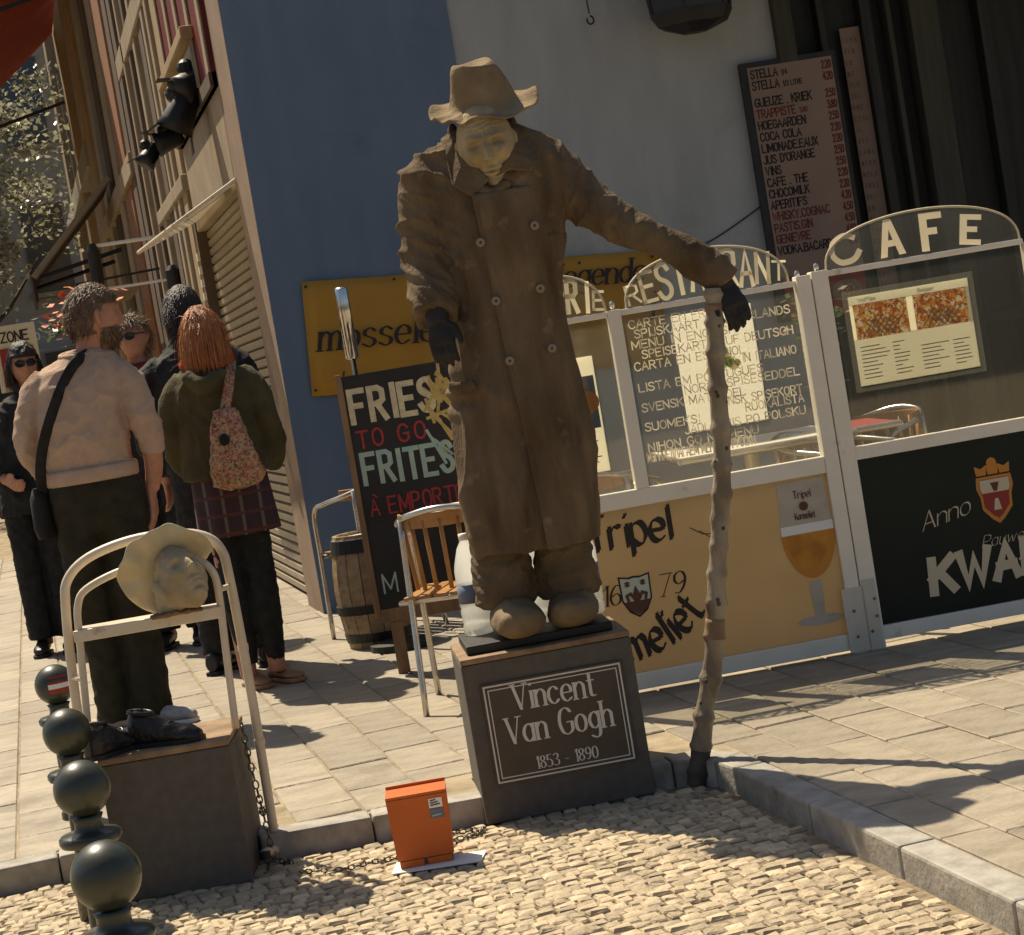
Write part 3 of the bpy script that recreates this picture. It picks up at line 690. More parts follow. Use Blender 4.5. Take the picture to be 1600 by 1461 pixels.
# local offsets inside the cafe wall frame
MB().box(2.70, 3.235, -.045, -.006, 1.20, 2.615).build('frame', 'black_metal', mn)
MB().box(2.738, 3.21, -.052, -.040, 1.44, 2.585).build('board', 'menu_pink', mn)
p1, p2 = Pen(-.0535), Pen(-.0535)
rows = [("STELLA", "1/4", "2.20", 0, 1), ("STELLA", "1/2 LITRE", "4.20", 0, 1), None, ("GUEUZE . KRIEK", "", "2.50", 0, 1), ("TRAPPISTE", "3.80", "3.80", 1, 1), ("HOEGAARDEN", "", "2.50", 0, 1), ("COCA COLA", "", "2.20", 0, 1), ("LIMONADE.EAUX", "", "2.20", 0, 1),
        ("JUS D'ORANGE", "", "2.50", 0, 1), ("VINS", "", "2.50", 0, 1), ("CAFE . THE", "", "2.20", 0, 1), ("CHOCOMILK", "", "2.20", 0, 1), ("APERITIFS", "", "4.20", 0, 1), ("WHISKY.COGNAC", "", "4.50", 1, 1), ("PASTIS.GIN", "", "4.50", 1, 1), ("GENIEVRE", "", "4.50", 1, 1), ("VODKA.BACARDI", "", "4.50", 0, 1)]
z = 2.525
for r_ in rows:
    if r_:
        pn = p2 if r_[3] else p1
        L = pn.text(r_[0], 2.752, z, .043, .17, sx=.80, track=2.0)
        if r_[1]: pn.text(r_[1], 2.765 + L + .01, z, .026, .16, sx=.8)
        p2.text(r_[2], 3.200, z, .040, .17, align='r', sx=.6)
    z -= .062 if r_ else .03
p1.build('lettering', 'menu_black', mn); p2.build('lettering', 'menu_red', mn)
for x0 in (2.752, 2.99):
    MB().box(x0, x0 + .215, -.054, -.040, 1.215, 1.425).build('picture', 'print_red', mn)
    pn = Pen(-.0555); pn.disc((x0 + .108, 1.32), .085, 20, .06); pn.build('plate', 'box_edge', mn)
    pn = Pen(-.057); pn.disc((x0 + .10, 1.325), .05, 14, .035); pn.disc((x0 + .13, 1.30), .03, 10, .02); pn.build('meal', 'food', mn)
# narrow price strip on the shopfront
st = thing('price_strip', 'narrow tall faded paper strip of prices on dark shopfront upright', 'notice', (WX, WY, 0), WA)
MB().box(3.325, 3.435, .10, .112, 1.1, 2.74).build('paper', 'menu_pink', st)
pn = Pen(.0985)
for i in range(24):
    z = 2.66 - i * .062
    for q in range(random.randint(2, 4)): pn.text(random.choice('AEIORSTNL'), 3.335 + q * .022, z, .024, .14, sx=.7)
pn.build('lettering', 'facade_brown', st)
# wall lantern
ln = thing('wall_lantern', 'dark six-sided lantern hanging high on grey cafe wall', 'lantern', (WX, WY, 0), WA)
c0 = (2.44, -.24)
def hexr(r, z): return [(c0[0] + r * math.cos(R(60 * i + 12)), c0[1] + r * math.sin(R(60 * i + 12)) * .75, z) for i in range(6)]
MB().loft([hexr(.07, 2.79), hexr(.20, 2.835), hexr(.235, 2.89), hexr(.235, 2.91)]).build('base', 'black_metal', ln)
MB().loft([hexr(.222, 2.91), hexr(.262, 3.30)]).build('glass', 'lantern_glass', ln)
for i in range(6):
    a, b = hexr(.226, 2.91)[i], hexr(.266, 3.30)[i]; MB().tube([a, b], .010, 6).build('rib', 'black_metal', ln)
MB().loft([hexr(.29, 3.30), hexr(.27, 3.33), hexr(.06, 3.48)]).build('roof', 'black_metal', ln)
MB().tube([(c0[0], .0, 3.55), (c0[0], -.24, 3.6), (c0[0], -.24, 3.46)], .014, 8).build('bracket', 'black_metal', ln)

# yellow banner
bn = thing('banner', 'yellow mussels restaurant banner hung across blue and grey wall', 'banner', (WX + .17 * math.cos(R(WA)), WY + .17 * math.sin(R(WA)), 1.838), WA)
bn.rotation_euler = (0, R(4.2), R(WA))
n_ = 24; mb = MB()
fr = [(.01 + 1.93 * i / n_, -.022 - .010 * math.sin(i * .9) - .006 * math.sin(i * 2.3)) for i in range(n_ + 1)]
for za, zb in ((0, -.30), (-.30, -.60)):
    pass
rows_ = []
for k_ in range(9):
    zz = -.61 * k_ / 8; rows_.append([(x, y - .004 * math.sin(k_ * 1.3 + x * 6), zz - .008 * math.sin(x * 3.2)) for x, y in fr])
mb.loft(rows_, False, False); sh = mb.build('cloth', 'banner', bn, True); sm = sh.modifiers.new('thick', 'SOLIDIFY'); sm.thickness = .003
pn = Pen(-.048)
pn.text('mosselen', .07, -.375, .15, .15, 'serif', sx=1.02, slant=.16, track=1.6)
pn.text('legende', 1.375, -.155, .125, .15, 'serif', sx=1.0, slant=.16, track=1.5)
pn.text('luw', .17, -.57, .075, .12, 'serif', slant=.16, track=3.5)
pn.text('j', 1.86, -.33, .12, .15, 'serif', slant=.16)
pn.build('lettering', 'print_black', bn)
for x, z in ((.03, -.03), (.03, -.58), (.5, -.03), (1.9, -.03), (1.9, -.58), (1.5, -.03)):
    mb = MB(); mb.lathe([(.008, 0), (.008, .004)], 10); mb.v = [(p[0] + x, -.040 - p[2], p[1] + z) for p in mb.v]; mb.build('eyelet', 'black_metal', bn)

# ------------------------------------------------------------------ street facades (looking up the street)
FX = 1.36
sh = thing('shuttered_shop', 'cream shop with closed roller shutter beside the blue wall', 'building', (FX, 10.87, 0))
MB().box(0, .4, .0, .62, -.03, 6.5).build('pilaster', 'pilaster', sh, bevel=.01)
MB().box(.02, .4, -.001, .6, 0, .16).build('pilaster_base', 'facade_pale', sh)
nsl = 40
for i in range(nsl):
    z0 = K + .01 + i * .059
    m_ = MB(); m_.loft([[(.085, y, z0), (.060, y, z0 + .012), (.060, y, z0 + .046), (.085, y, z0 + .057)] for y in (.66, 3.26)], True, True)
    m_.build('shutter_slat', 'shutter', sh)
MB().box(.05, .4, .62, .68, -.03, 2.55).build('shutter_guide', 'shutter', sh)
MB().box(-.01, .4, 3.26, 3.36, -.03, 2.55).build('shutter_guide', 'facade_brown', sh)
MB().box(.10, .4, .62, 3.36, -.03, 6.5).build('wall', 'facade_cream', sh)
MB().box(.0, .10, .63, 3.30, 2.44, 3.02).build('fascia', 'facade_cream', sh, bevel=.01)
for i in range(16): MB().box(-.03, .0, 3.27, 3.33, .9 + i * .09, .95 + i * .09).build('guide_sun_dot', 'white', sh)  # white boxes stand in for dots of sunlight through the guide's holes
# upper floor of red panels and cream mullions
MB().box(-.02, .10, .66, 3.3, 3.02, 6.5).build('red_panel', 'facade_red', sh)
for i in range(5):
    y = .66 + i * .62
    MB().box(-.036, -.02, y, y + .14, 3.02, 6.5).build('mullion', 'facade_cream', sh, bevel=.01)
MB().box(-.04, .06, .66, 3.3, 3.02, 3.10).build('sill', 'facade_brown', sh)
MB().box(-.10, -.02, 1.2, 3.2, 3.40, 3.47).build('window_sill', 'facade_sand', sh, bevel=.01)
MB().box(-.045, .03, 1.3, 2.5, 3.12, 3.38).build('window', 'facade_pale', sh)
# glass canopy over the shutter
can = thing('glass_canopy', 'small angled glass canopy jutting over the roller shutter', 'canopy', (FX, 10.87, 0))
mb = MB(); A = [(-.0, .55, 2.48), (-.0, 3.2, 2.52), (-.42, 3.2, 2.36), (-.36, .8, 2.30)]
mb.add(A + [(x, y, z - .012) for x, y, z in A], [(0, 1, 2, 3), (7, 6, 5, 4), (0, 4, 5, 1), (1, 5, 6, 2), (2, 6, 7, 3), (3, 7, 4, 0)]); mb.build('pane', 'canopy_glass', can)
for t in (0, .33, .66, 1):
    a = Vector(A[0]).lerp(Vector(A[1]), t); b = Vector(A[3]).lerp(Vector(A[2]), t); MB().tube([a, b], .012, 6).build('bar', 'cream_tube', can)
MB().tube([A[3], A[2]], .014, 6).build('edge_rail', 'cream_tube', can)
# cluster of black floodlights on an arm
fl = thing('floodlight_cluster', 'black floodlights clustered on slanting arm above the shutter', 'lamp', (0, 0, 0))
PF = [(1.30, 12.25, 3.17), (1.22, 12.3, 3.02), (1.12, 12.35, 2.86), (1.00, 12.4, 2.80)]
MB().tube([(1.44, 12.2, 3.28)] + PF, .02, 8).build('arm', 'black_metal', fl)
for i, p in enumerate(PF):
    s_ = (.11, .13, .085, .075)[i]
    dv = Vector(((-.8, -.3, -.5), (-.5, .2, -.85), (-.9, .1, -.2), (-.6, -.2, -.7))[i]).normalized(); q = Vector(p)
    m_ = MB(); m_.sweep([q - dv * s_, q - dv * s_ * .8, q + dv * s_ * .5, q + dv * s_], [s_ * .35, s_ * .6, s_ * .75, s_ * .9], 14); m_.build('lamp_housing', 'black_metal', fl, True)
    sd_ = dv.cross(Vector((0, 1, .2))).normalized(); e_ = q + dv * s_
    for w_ in (-1, 1): m_ = MB(); m_.add([e_ + sd_ * s_ * .8 * w_ + Vector((0, -.6 * s_, 0)), e_ + sd_ * s_ * .8 * w_ + Vector((0, .6 * s_, 0)), e_ + dv * s_ * .7 + sd_ * s_ * 1.2 * w_ + Vector((0, .8 * s_, 0)), e_ + dv * s_ * .7 + sd_ * s_ * 1.2 * w_ + Vector((0, -.8 * s_, 0))], [(0, 1, 2, 3)]); m_.build('barn_door', 'black_metal', fl)
    m_ = MB(); m_.ball((p[0] - .02, p[1] + .02, p[2] + s_ * .8), s_ * .5, 10, 6); m_.build('hood', 'black_metal', fl)

def house(name, label, y0, y1, wallm, strips, x=0, top=9.0):
    h = thing(name, label, 'building', (FX + x, y0, 0))
    MB().box(.1, 3, 0, y1 - y0, -.03, top).build('wall', wallm, h)
    for a, b, dx, z0, z1, m_ in strips: MB().box(-dx * .28, .11, a, b, z0, z1).build('pilaster' if z1 - z0 > 2.2 else 'trim', m_, h, bevel=.012)
    return h
h2 = house('town_house', 'sandy house with fluted columns next past the roller shutter', 14.24, 18.6, 'facade_sand',
      [(.05, .35, .06, -.03, 4.2, 'facade_sand'), (.55, .72, .10, -.03, 4.2, 'facade_cream'), (.95, 1.12, .10, -.03, 4.2, 'facade_cream'), (1.35, 1.7, .05, -.03, 9, 'facade_brown'),
       (2.1, 2.3, .08, -.03, 9, 'facade_cream'), (2.7, 2.9, .08, -.03, 9, 'facade_brown'), (3.3, 3.45, .12, -.03, 9, 'facade_cream'), (3.9, 4.3, .10, -.03, 9, 'facade_brown'), (0, 4.3, .12, 4.2, 4.4, 'facade_cream'), (0, 2.6, .14, 2.75, 2.86, 'facade_cream')])
h3 = house('town_house', 'pale house with orange brick corner strip further up the street', 18.6, 26, 'facade_pale',
      [(.0, .5, .12, -.03, 9, 'facade_brown'), (.9, 1.9, .10, -.03, 9, 'facade_brick'), (2.3, 2.9, .12, -.03, 9, 'facade_cream'), (3.6, 4.2, .08, -.03, 9, 'facade_brown'), (5, 5.6, .10, -.03, 9, 'facade_pale'), (6.4, 7.2, .12, -.03, 9, 'facade_sand'), (0, 7.4, .22, 3.4, 3.6, 'facade_cream')])
h4 = house('town_house', 'cream house with tall windows far up the street', 26, 36, 'facade_cream',
      [(.0, .8, .10, -.03, 9, 'facade_pale'), (3, 3.6, .10, -.03, 9, 'facade_sand'), (7, 7.8, .10, -.03, 9, 'facade_cream'), (0, 10, .25, 4.4, 4.7, 'facade_pale')])
for hh, ws in ((h2, [(.40, .52), (1.75, 2.05), (2.35, 2.65), (2.95, 3.25)]), (h3, [(.55, .85), (1.95, 2.25), (3.0, 3.5), (4.4, 4.9), (5.7, 6.3)]), (h4, [(1.2, 2.6), (4, 5.2), (5.6, 6.8), (8.2, 9.6)])):
    for a, b in ws:
        for z0, z1 in ((.4, 2.6), (4.7, 6.6)):
            w_ = MB().box(.06, .12, a, b, z0, z1).build('window', 'window_dark', hh); MB().box(.03, .07, (a + b) / 2 - .03, (a + b) / 2 + .03, z0, z1).build('glazing_bar', 'facade_pale', w_)
# end of the street
eb = thing('town_house', 'sunny gabled house closing the far end of the street', 'building', (-7, 46, 0))
MB().box(0, 11, 0, 4, -.03, 15).build('wall', 'facade_pale', eb)
for i in range(6):
    for j in range(4):
        w_ = MB().box(.7 + i * 1.75, 1.6 + i * 1.75, -.05, .01, 1 + j * 3.2, 2.9 + j * 3.2).build('window', 'window_dark', eb); MB().box(.65 + i * 1.75, 1.65 + i * 1.75, -.12, .0, .9 + j * 3.2, 1 + j * 3.2).build('sill', 'facade_cream', w_)
MB().prism([(-.3, 15), (11.3, 15), (5.5, 21)], 0, 4).build('gable', 'facade_brick', eb)
lb = thing('town_house', 'plain sand-coloured house on the opposite side of the street', 'building', (-9, 12, 0))
MB().box(0, 3, 8, 34, -.03, 8).build('wall', 'facade_sand', lb)

# awnings along the right-hand facades
def awning(name, label, P, y0, y1, m_, drop=.25):
    """P: (x, z) at the wall and at the front edge"""
    (xa, za), (xb, zb) = P; a = thing(name, label, 'awning', (0, 0, 0)); mb = MB()
    v = [(xa, y0, za), (xa, y1, za), (xb, y1, zb), (xb, y0, zb)]
    mb.add(v + [(x, y, z - .03) for x, y, z in v], [(0, 1, 2, 3), (7, 6, 5, 4), (0, 4, 5, 1), (1, 5, 6, 2), (2, 6, 7, 3), (3, 7, 4, 0)]); mb.build('canvas', m_, a)
    MB().box(xb - .02, xb + .01, y0, y1, zb - drop, zb - .03).build('valance', m_, a)
    for y in (y0 + .02, y1 - .02): MB().tube([(xa, y, za - .5 * (za - zb) - .3), (xb, y, zb - .02)], .025, 6).build('arm', 'black_metal', a)
    MB().tube([(xa, y0, za), (xb, y0, zb)], .035, 6).build('edge_bar', 'facade_cream', a)
    return a
awning('awning', 'dark maroon awning sloping out from the pale house', ((1.30, 3.78), (.36, 2.86)), 22.0, 23.6, 'dark_awning')
awning('awning', 'faded red awning high on the cream house', ((1.32, 6.75), (-.45, 5.35)), 21.5, 29.5, 'red_awning', .1)
aw = awning('awning', 'low grey awning with blue sign over a shop', ((1.2, 2.42), (-.35, 2.15)), 18.8, 20.2, 'facade_cream', .05)
MB().box(.10, .95, 18.70, 18.78, 1.98, 2.27).build('sign_panel', 'blue_sign', aw)
pn = Pen(18.698)
for q in range(5): pn.text('oeauns'[q], .22 + q * .13, 2.08, .09, .14)
pn.build('lettering', 'print_pale', aw)
# street sign, flower basket and lamp bracket up the street
zs = thing('zone_sign', 'small white zone sign with red panel up the street', 'sign', (.02, 16.6, 0))
MB().box(-.15, .19, 0, .03, 1.62, 2.14).build('plate', 'poster_cream', zs)
MB().box(-.11, .15, -.012, .0, 1.66, 1.96).build('panel', 'print_red', zs)
pn = Pen(-.004); pn.text('ZONE', .02, 2.01, .075, .16, align='c'); pn.build('lettering', 'print_black', zs)
MB().tube([(.02, .05, K), (.02, .05, 2.14)], .03, 8).build('post', 'black_metal', zs)
fb = thing('flower_basket', 'hanging basket of pink and orange flowers up the street', 'plant', (.62, 17.6, 2.22))
m_ = MB()
for i in range(160):
    p = Vector((random.gauss(0, .14), random.gauss(0, .12), random.gauss(0, .09))); a = random.uniform(0, 6.28); s_ = .035
    d1 = Vector((math.cos(a), math.sin(a), random.uniform(-.6, .6))) * s_; d2 = Vector((-math.sin(a), math.cos(a), random.uniform(-.6, .6))) * s_
    m_.add([p - d1, p + d2, p + d1, p - d2], [(0, 1, 2, 3)])
m_.build('flowers', 'petal', fb)['kind'] = 'stuff'
m_ = MB()
for i in range(260):
    p = Vector((random.gauss(0, .15), random.gauss(0, .12), random.gauss(-.12, .09))); a = random.uniform(0, 6.28); s_ = .04
    d1 = Vector((math.cos(a), math.sin(a), random.uniform(-.9, .6))) * s_; d2 = Vector((-math.sin(a), math.cos(a), random.uniform(-.6, .6))) * s_ * .5
    m_.add([p - d1, p + d2, p + d1, p - d2], [(0, 1, 2, 3)])
m_.build('leaves', 'leaf', fb)['kind'] = 'stuff'
MB().tube([(.75, 0, .25), (.0, 0, .22), (0, 0, .05)], .012, 6).build('bracket', 'black_metal', fb)
br = thing('lamp_bracket', 'thin double lamp bracket reaching out over the street', 'lamp', (FX, 16.2, 0))
MB().tube([(.0, 0, 2.62), (-.62, 0, 2.62)], .016, 6).build('arm', 'white', br); MB().tube([(.0, 0, 2.28), (-.60, 0, 2.28)], .012, 6).build('arm', 'white', br)
MB().lathe([(.03, 2.30), (.05, 2.34), (.05, 2.58), (.03, 2.64)], 12, (-.62, 0, 0)).build('lamp_housing', 'black_metal', br)
MB().lathe([(.03, 2.14), (.06, 2.2), (.06, 2.34), (.03, 2.38)], 12, (-.05, -.1, 0)).build('lamp_housing', 'black_metal', br)

# tree glinting in the sun at the end of the view
tr = thing('street_tree', 'leafy tree glinting in the sun at far end of street', 'tree', (-.5, 32, K))
m_ = MB(); m_.sweep([(0, 0, 0), (.05, 0, 2), (0, .1, 4), (.1, 0, 6.4)], [.16, .13, .10, .05], 10, 3); 
for i in range(9):
    a = i * 2.4; z = 2.6 + i * .42; m_.sweep([(0, 0, z), (.6 * math.cos(a), .5 * math.sin(a), z + .5), (1.15 * math.cos(a), 1.0 * math.sin(a), z + 1.2)], [.05, .03, .012], 6)
m_.build('trunk', 'bark', tr, True)
m_ = MB(); rnd = random.Random(3)
cl = [(rnd.gauss(0, .75), rnd.gauss(0, .7), rnd.uniform(2.9, 7.6), rnd.uniform(.35, .7)) for _ in range(46)]
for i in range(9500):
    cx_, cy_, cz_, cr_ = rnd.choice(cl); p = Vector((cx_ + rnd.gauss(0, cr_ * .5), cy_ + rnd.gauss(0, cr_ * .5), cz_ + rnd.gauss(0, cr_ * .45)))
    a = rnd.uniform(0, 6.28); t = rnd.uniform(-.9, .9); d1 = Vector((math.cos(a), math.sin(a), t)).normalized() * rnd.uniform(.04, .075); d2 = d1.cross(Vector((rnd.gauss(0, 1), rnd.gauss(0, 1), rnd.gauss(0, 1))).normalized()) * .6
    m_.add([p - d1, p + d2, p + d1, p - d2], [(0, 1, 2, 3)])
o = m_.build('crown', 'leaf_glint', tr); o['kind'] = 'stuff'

# ------------------------------------------------------------------ glass windbreak screens
BX, BY, BA = 1.85, 6.70, -6.8
def arch(cx, hw, z0, h, n=28):
    return [(cx + hw * math.cos(math.pi * i / n), z0 + h * math.sin(math.pi * i / n) ** .8) for i in range(n + 1)]
def arch_sheet(par, cx, hw, z0, h):
    P = arch(cx, hw, z0, h)
    MB().prism(P, -.003, .003).build('arched_pane', 'glass_clean', par)
    MB().tube([(x, 0, z) for x, z in P], .0042, 6).build('arch_trim', 'letter_cream', par)
def arch_text(par, s_, cx, hw, z0, h, m, lh, w=.16, slots=None, name='lettering'):
    """upright letters whose tops follow the arch"""
    pn = Pen(-.0045); n = len(s_)
    for i, ch in enumerate(s_):
        if ch == ' ': continue
        t = (i + .5) / n; x = cx - hw + 2 * hw * t; e = abs((x - cx) / hw)
        top = h * max(.25, math.sqrt(max(0, 1 - e * e))) ** .8 * .90; gh = min(lh, top - .012); sx = (2 * hw / n * .74) / (gwidth(ch) * gh / 10)
        b = z0 + max(.010, top - gh)
        pn.text(ch, x, b, gh, w, align='c', sx=min(sx, 1.6), rot=-(x - cx) / hw * 9)
    return pn.build(name, m, par)
def frame(par, x0, x1, z0, z1, y0=-.025, y1=.025, name='rail', m='frame_white', bevel=.003): return MB().box(x0, x1, y0, y1, z0, z1).build(name, m, par, bevel=bevel)

wl = thing('windbreak', 'white framed glass screen lettered restaurant with yellow beer panel below', 'windbreak', (BX, BY, 0), BA)
frame(wl, -.335, -.29, K, 1.375, name='post'); frame(wl, .108, .152, .762, 1.375, name='post'); frame(wl, .768, .818, K, 1.385, -.03, .03, name='post')
frame(wl, -.29, .108, 1.352, 1.372, -.016, .016); frame(wl, .152, .768, 1.352, 1.372, -.016, .016)
frame(wl, -.29, .768, .705, .762); frame(wl, -.29, .768, .085, .142)
for x in (.13, .78): MB().ball((x, 0, 1.392), (.010, .010, .014), 10, 6).build('finial', 'aluminium', wl)
for a, b in ((-.288, .106), (.154, .766)):
    MB().box(a, b, -.003, .003, .763, 1.351).build('pane', 'glass', wl)
MB().box(-.289, .767, -.012, .012, .143, .704).build('beer_panel', 'yellow_print', wl)
arch_sheet(wl, -.090, .195, 1.373, .150); arch_sheet(wl, .462, .285, 1.373, .160)
arch_text(wl, 'BRASSERIE', -.090, .192, 1.373, .150, 'paint_thin', .105, .15)
arch_text(wl, 'RESTAURANT', .462, .28, 1.373, .160, 'paint_thin', .118, .13)
# painted list of languages on the pane
pn = Pen(-.0042); pk = [("CARTE EN FRANCAIS", .175, 1.302, 0), ("SPIJSKAART IN NEDERLANDS", .19, 1.268, 0), ("MENU IN ENGLISH", .175, 1.232, 0), ("SPEISEKARTE AUF DEUTSCH", .205, 1.196, 0), ("CARTA EN ESPANOL", .172, 1.158, 0), ("CARTA IN ITALIANO", .42, 1.128, 0), ("LISTA EM PORTUGUES", .175, 1.085, 0), ("NORSK SPISESEDDEL", .33, 1.053, 0), ("SVENSK MATSEDEL", .175, 1.016, 0), ("DANSK SPISEKORT", .43, .992, 0), ("RUOKALISTA", .53, .960, 0), ("SUOMEKSI", .175, .950, 0), ("JADLOSPIS PO POLSKU", .31, .918, 0), ("NIHON GO NO MENU", .175, .880, 0)]
LEN = {0: .56, 1: .56, 3: .54, 6: .45}
for i, (t, x, z, _) in enumerate(pk): 
    L = min(.74 - x, len(t) * .0245); u = .027
    tot = sum(gwidth(c) + 1.9 for c in t) * u / 10
    pn.text(t, x, z, u, .15, sx=L / tot, track=1.9)
pn.text("МЫ ПРЕДЛАГАЕМ МЕНЮ ПО-РУССКИ".replace('М', 'M').replace('Р', 'P').replace('Е', 'E').replace('А', 'A').replace('Н', 'H').replace('О', 'O').replace('С', 'C').replace('К', 'K'), .165, .845, .030, .17, sx=.62, track=1.8)
pn.build('lettering', 'paint_thin', wl)
# papers taped inside the panes
MB().box(.325, .605, .006, .009, .92, 1.322).build('poster', 'paper_thin', wl)
pn = Pen(.0052); rs = random.Random(5)
for _ in range(16): pn.disc((.468 + rs.gauss(0, .03), 1.135 + rs.gauss(0, .018)), rs.uniform(.008, .02), 8)
pn.build('picture', 'salad', wl)
MB().box(-.14, .035, .006, .009, .84, 1.235).build('poster', 'poster_thin', wl)
pn = Pen(.0052); pn.poly([(-.06, .99), (.028, .99), (.028, 1.17), (-.06, 1.17)]); pn.build('picture', 'blue_sign', wl)
pn = Pen(.0046); pn.disc((-.015, 1.08), .05, 18, .042); pn.build('picture', 'print_orange', wl)
pn = Pen(.0048)
for i in range(6): pn.stroke([(-.05, .965 - i * .018), (-.05 + .03 + .04 * rs.random(), .965 - i * .018)], .004)
pn.build('small_print', 'poster_dots', wl)
# beer print: lettering, shield, glass
pb = Pen(-.0135)
pb.text('Tripel', -.085, .575, .115, .20, 'nib', sx=.92, track=1.3, ang=38)
pb.stroke([(.27, .60), (.31, .572), (.35, .567), (.385, .545)], .003); pb.stroke([(.30, .585), (.33, .56), (.37, .556)], .003)
pb.text('16', -.068, .385, .068, .12, 'serif', slant=.15); pb.text('79', .128, .385, .075, .12, 'serif', slant=.15)
pb.text('K', -.235, .21, .105, .2, 'nib', rot=4); pb.text('a', -.150, .19, .10, .2, 'nib', rot=-2)
x, z, r_ = -.055, .175, 6
for ch in 'rmeliet':
    w_ = pb.text(ch, x, z, .118, .20, 'nib', sx=.80, rot=r_, ang=38); x += (w_ + .021) * math.cos(R(r_)); z += (w_ + .021) * math.sin(R(r_)); r_ += 6
pb.build('lettering', 'print_black', wl)
sx0, sz0 = .050, .412
def shield(s, dx=0): return [(sx0 + dx + a * s, sz0 + b * s) for a, b in ((-.052, .062), (-.02, .055), (.0, .058), (.02, .055), (.052, .062), (.050, -.02), (.03, -.058), (0, -.078), (-.03, -.058), (-.050, -.02))]
pn = Pen(-.0137); pn.poly(shield(1.06)); pn.build('crest_edge', 'print_black', wl)
pn = Pen(-.0146); pn.poly(shield(.94)); pn.build('crest', 'print_pale', wl)
pn = Pen(-.0155); pn.poly([(sx0 - .046, sz0 - .025), (sx0 + .046, sz0 - .025), (sx0 + .028, sz0 - .055), (sx0, sz0 - .072), (sx0 - .028, sz0 - .055)]); pn.build('crest', 'print_brown', wl)
pn = Pen(-.0164)
pn.poly([(sx0, sz0 + .028), (sx0 + .012, sz0), (sx0 + .004, sz0 - .03), (sx0 - .004, sz0 - .03), (sx0 - .012, sz0)])
for s_ in (-1, 1):
    pn.stroke([(sx0 + s_ * .004, sz0 - .026), (sx0 + s_ * .02, sz0 + .002), (sx0 + s_ * .034, sz0 - .004), (sx0 + s_ * .030, sz0 - .020)], .010)
    pn.text('*', sx0 + s_ * .027, sz0 + .020, .028, .22, align='c')
pn.stroke([(sx0 - .016, sz0 - .030), (sx0 + .016, sz0 - .030)], .007); pn.build('crest', 'print_brown', wl)
gx = .672
pn = Pen(-.0136); pn.poly([(gx - .092, .52), (gx + .092, .52), (gx + .082, .695), (gx - .082, .695)])
pn.build('glass_print', 'print_grey', wl); pn = Pen(-.0136)
pn.poly([(gx - .023, .345), (gx + .023, .345), (gx + .018, .225), (gx - .018, .225)]); pn.disc((gx, .208), .083, 24, .018); pn.build('glass_print', 'print_grey', wl)
pn = Pen(-.0145); pn.poly([(gx - .095 * math.cos(a) , .52 + .165 * math.sin(a)) for a in [math.pi * (1 + i / 20) + math.pi * 0 for i in range(21)]]); pn.build('glass_print', 'print_orange', wl)
pn = Pen(-.0154); pn.poly([(gx - .006 + .074 * math.cos(math.pi * (1 + i / 18)), .515 + .125 * math.sin(math.pi * (1 + i / 18))) for i in range(19)]); pn.build('glass_print', 'beer', wl)
pn = Pen(-.0160); pn.poly([(gx - .093, .513), (gx + .093, .513), (gx + .092, .545), (gx - .092, .545)]); pn.build('foam_print', 'paper', wl)
pn = Pen(-.0163); pn.text('Tripel', gx, .635, .026, .16, 'nib', align='c', sx=.8); pn.text('Karmeliet', gx, .562, .024, .16, 'nib', align='c', sx=.6); pn.disc((gx, .606), .016, 10); pn.build('lettering', 'print_brown', wl)
frame(wl, .75, .822, .075, .30, -.036, -.0305, 'bracket', 'frame_beige')

wr = thing('windbreak', 'white framed glass screen lettered cafe with dark green beer panel below', 'windbreak', (BX, BY, 0), BA)
frame(wr, .822, .880, K, 1.392, -.03, .03, name='post'); frame(wr, 1.585, 1.64, K, 1.375, name='post')
frame(wr, .880, 1.585, 1.368, 1.388, -.016, .016); frame(wr, .880, 1.585, .730, .775); frame(wr, .880, 1.585, .10, .150)
MB().ball((.85, 0, 1.406), (.010, .010, .014), 10, 6).build('finial', 'aluminium', wr)
MB().box(.882, 1.583, -.003, .003, .776, 1.367).build('pane', 'glass_clean', wr)
MB().box(.881, 1.584, -.012, .012, .151, .729).build('beer_panel', 'dark_green', wr)
arch_sheet(wr, 1.232, .348, 1.389, .155)
pn = Pen(-.0045)
for ch, x, z, h, sx, rt in (('C', .925, 1.394, .088, 1.75, 16), ('A', 1.080, 1.398, .128, 1.05, 3), ('F', 1.228, 1.398, .132, 1.1, -2), ('E', 1.362, 1.402, .105, 1.3, -10)):
    if ch == 'C': pn.text(ch, x, z, h, .225, sx=sx, rot=rt); continue
    t = 1.9; a_ = [(0, 0), (1.8, 0), (2.4, 2.6), (3.4, 2.6), (3.4, 4.3), (2.8, 4.3), (3.4, 7.2), (3.4, 10), (2.4, 10)]
    for P in {'F': [[(0, 0), (t, 0), (t, 4.2), (4.2, 4.2), (4.2, 6), (t, 6), (t, 8.2), (5.6, 8.2), (5.6, 10), (0, 10)]],
              'E': [[(0, 0), (5.6, 0), (5.6, 1.8), (t, 1.8), (t, 4.2), (4.6, 4.2), (4.6, 6), (t, 6), (t, 8.2), (5.6, 8.2), (5.6, 10), (0, 10)]],
              'A': [a_, [(6.8 - p, q) for p, q in a_][::-1]]}[ch]:
        pn.poly([(x + (p * sx * math.cos(R(rt)) - q * math.sin(R(rt))) * h / 10, z + (p * sx * math.sin(R(rt)) + q * math.cos(R(rt))) * h / 10) for p, q in P])
pn.build('lettering', 'paint_thin', wr)
mb = MB()
for a, b, c_, d in ((.945, 1.375, 1.2555, 1.285), (.945, 1.375, .975, 1.1345), (.945, .9575, 1.1345, 1.2555), (1.1485, 1.1715, 1.1345, 1.2555), (1.3625, 1.375, 1.1345, 1.2555)): mb.box(a, b, .006, .008, c_, d)
mb.build('poster', 'poster_thin', wr)
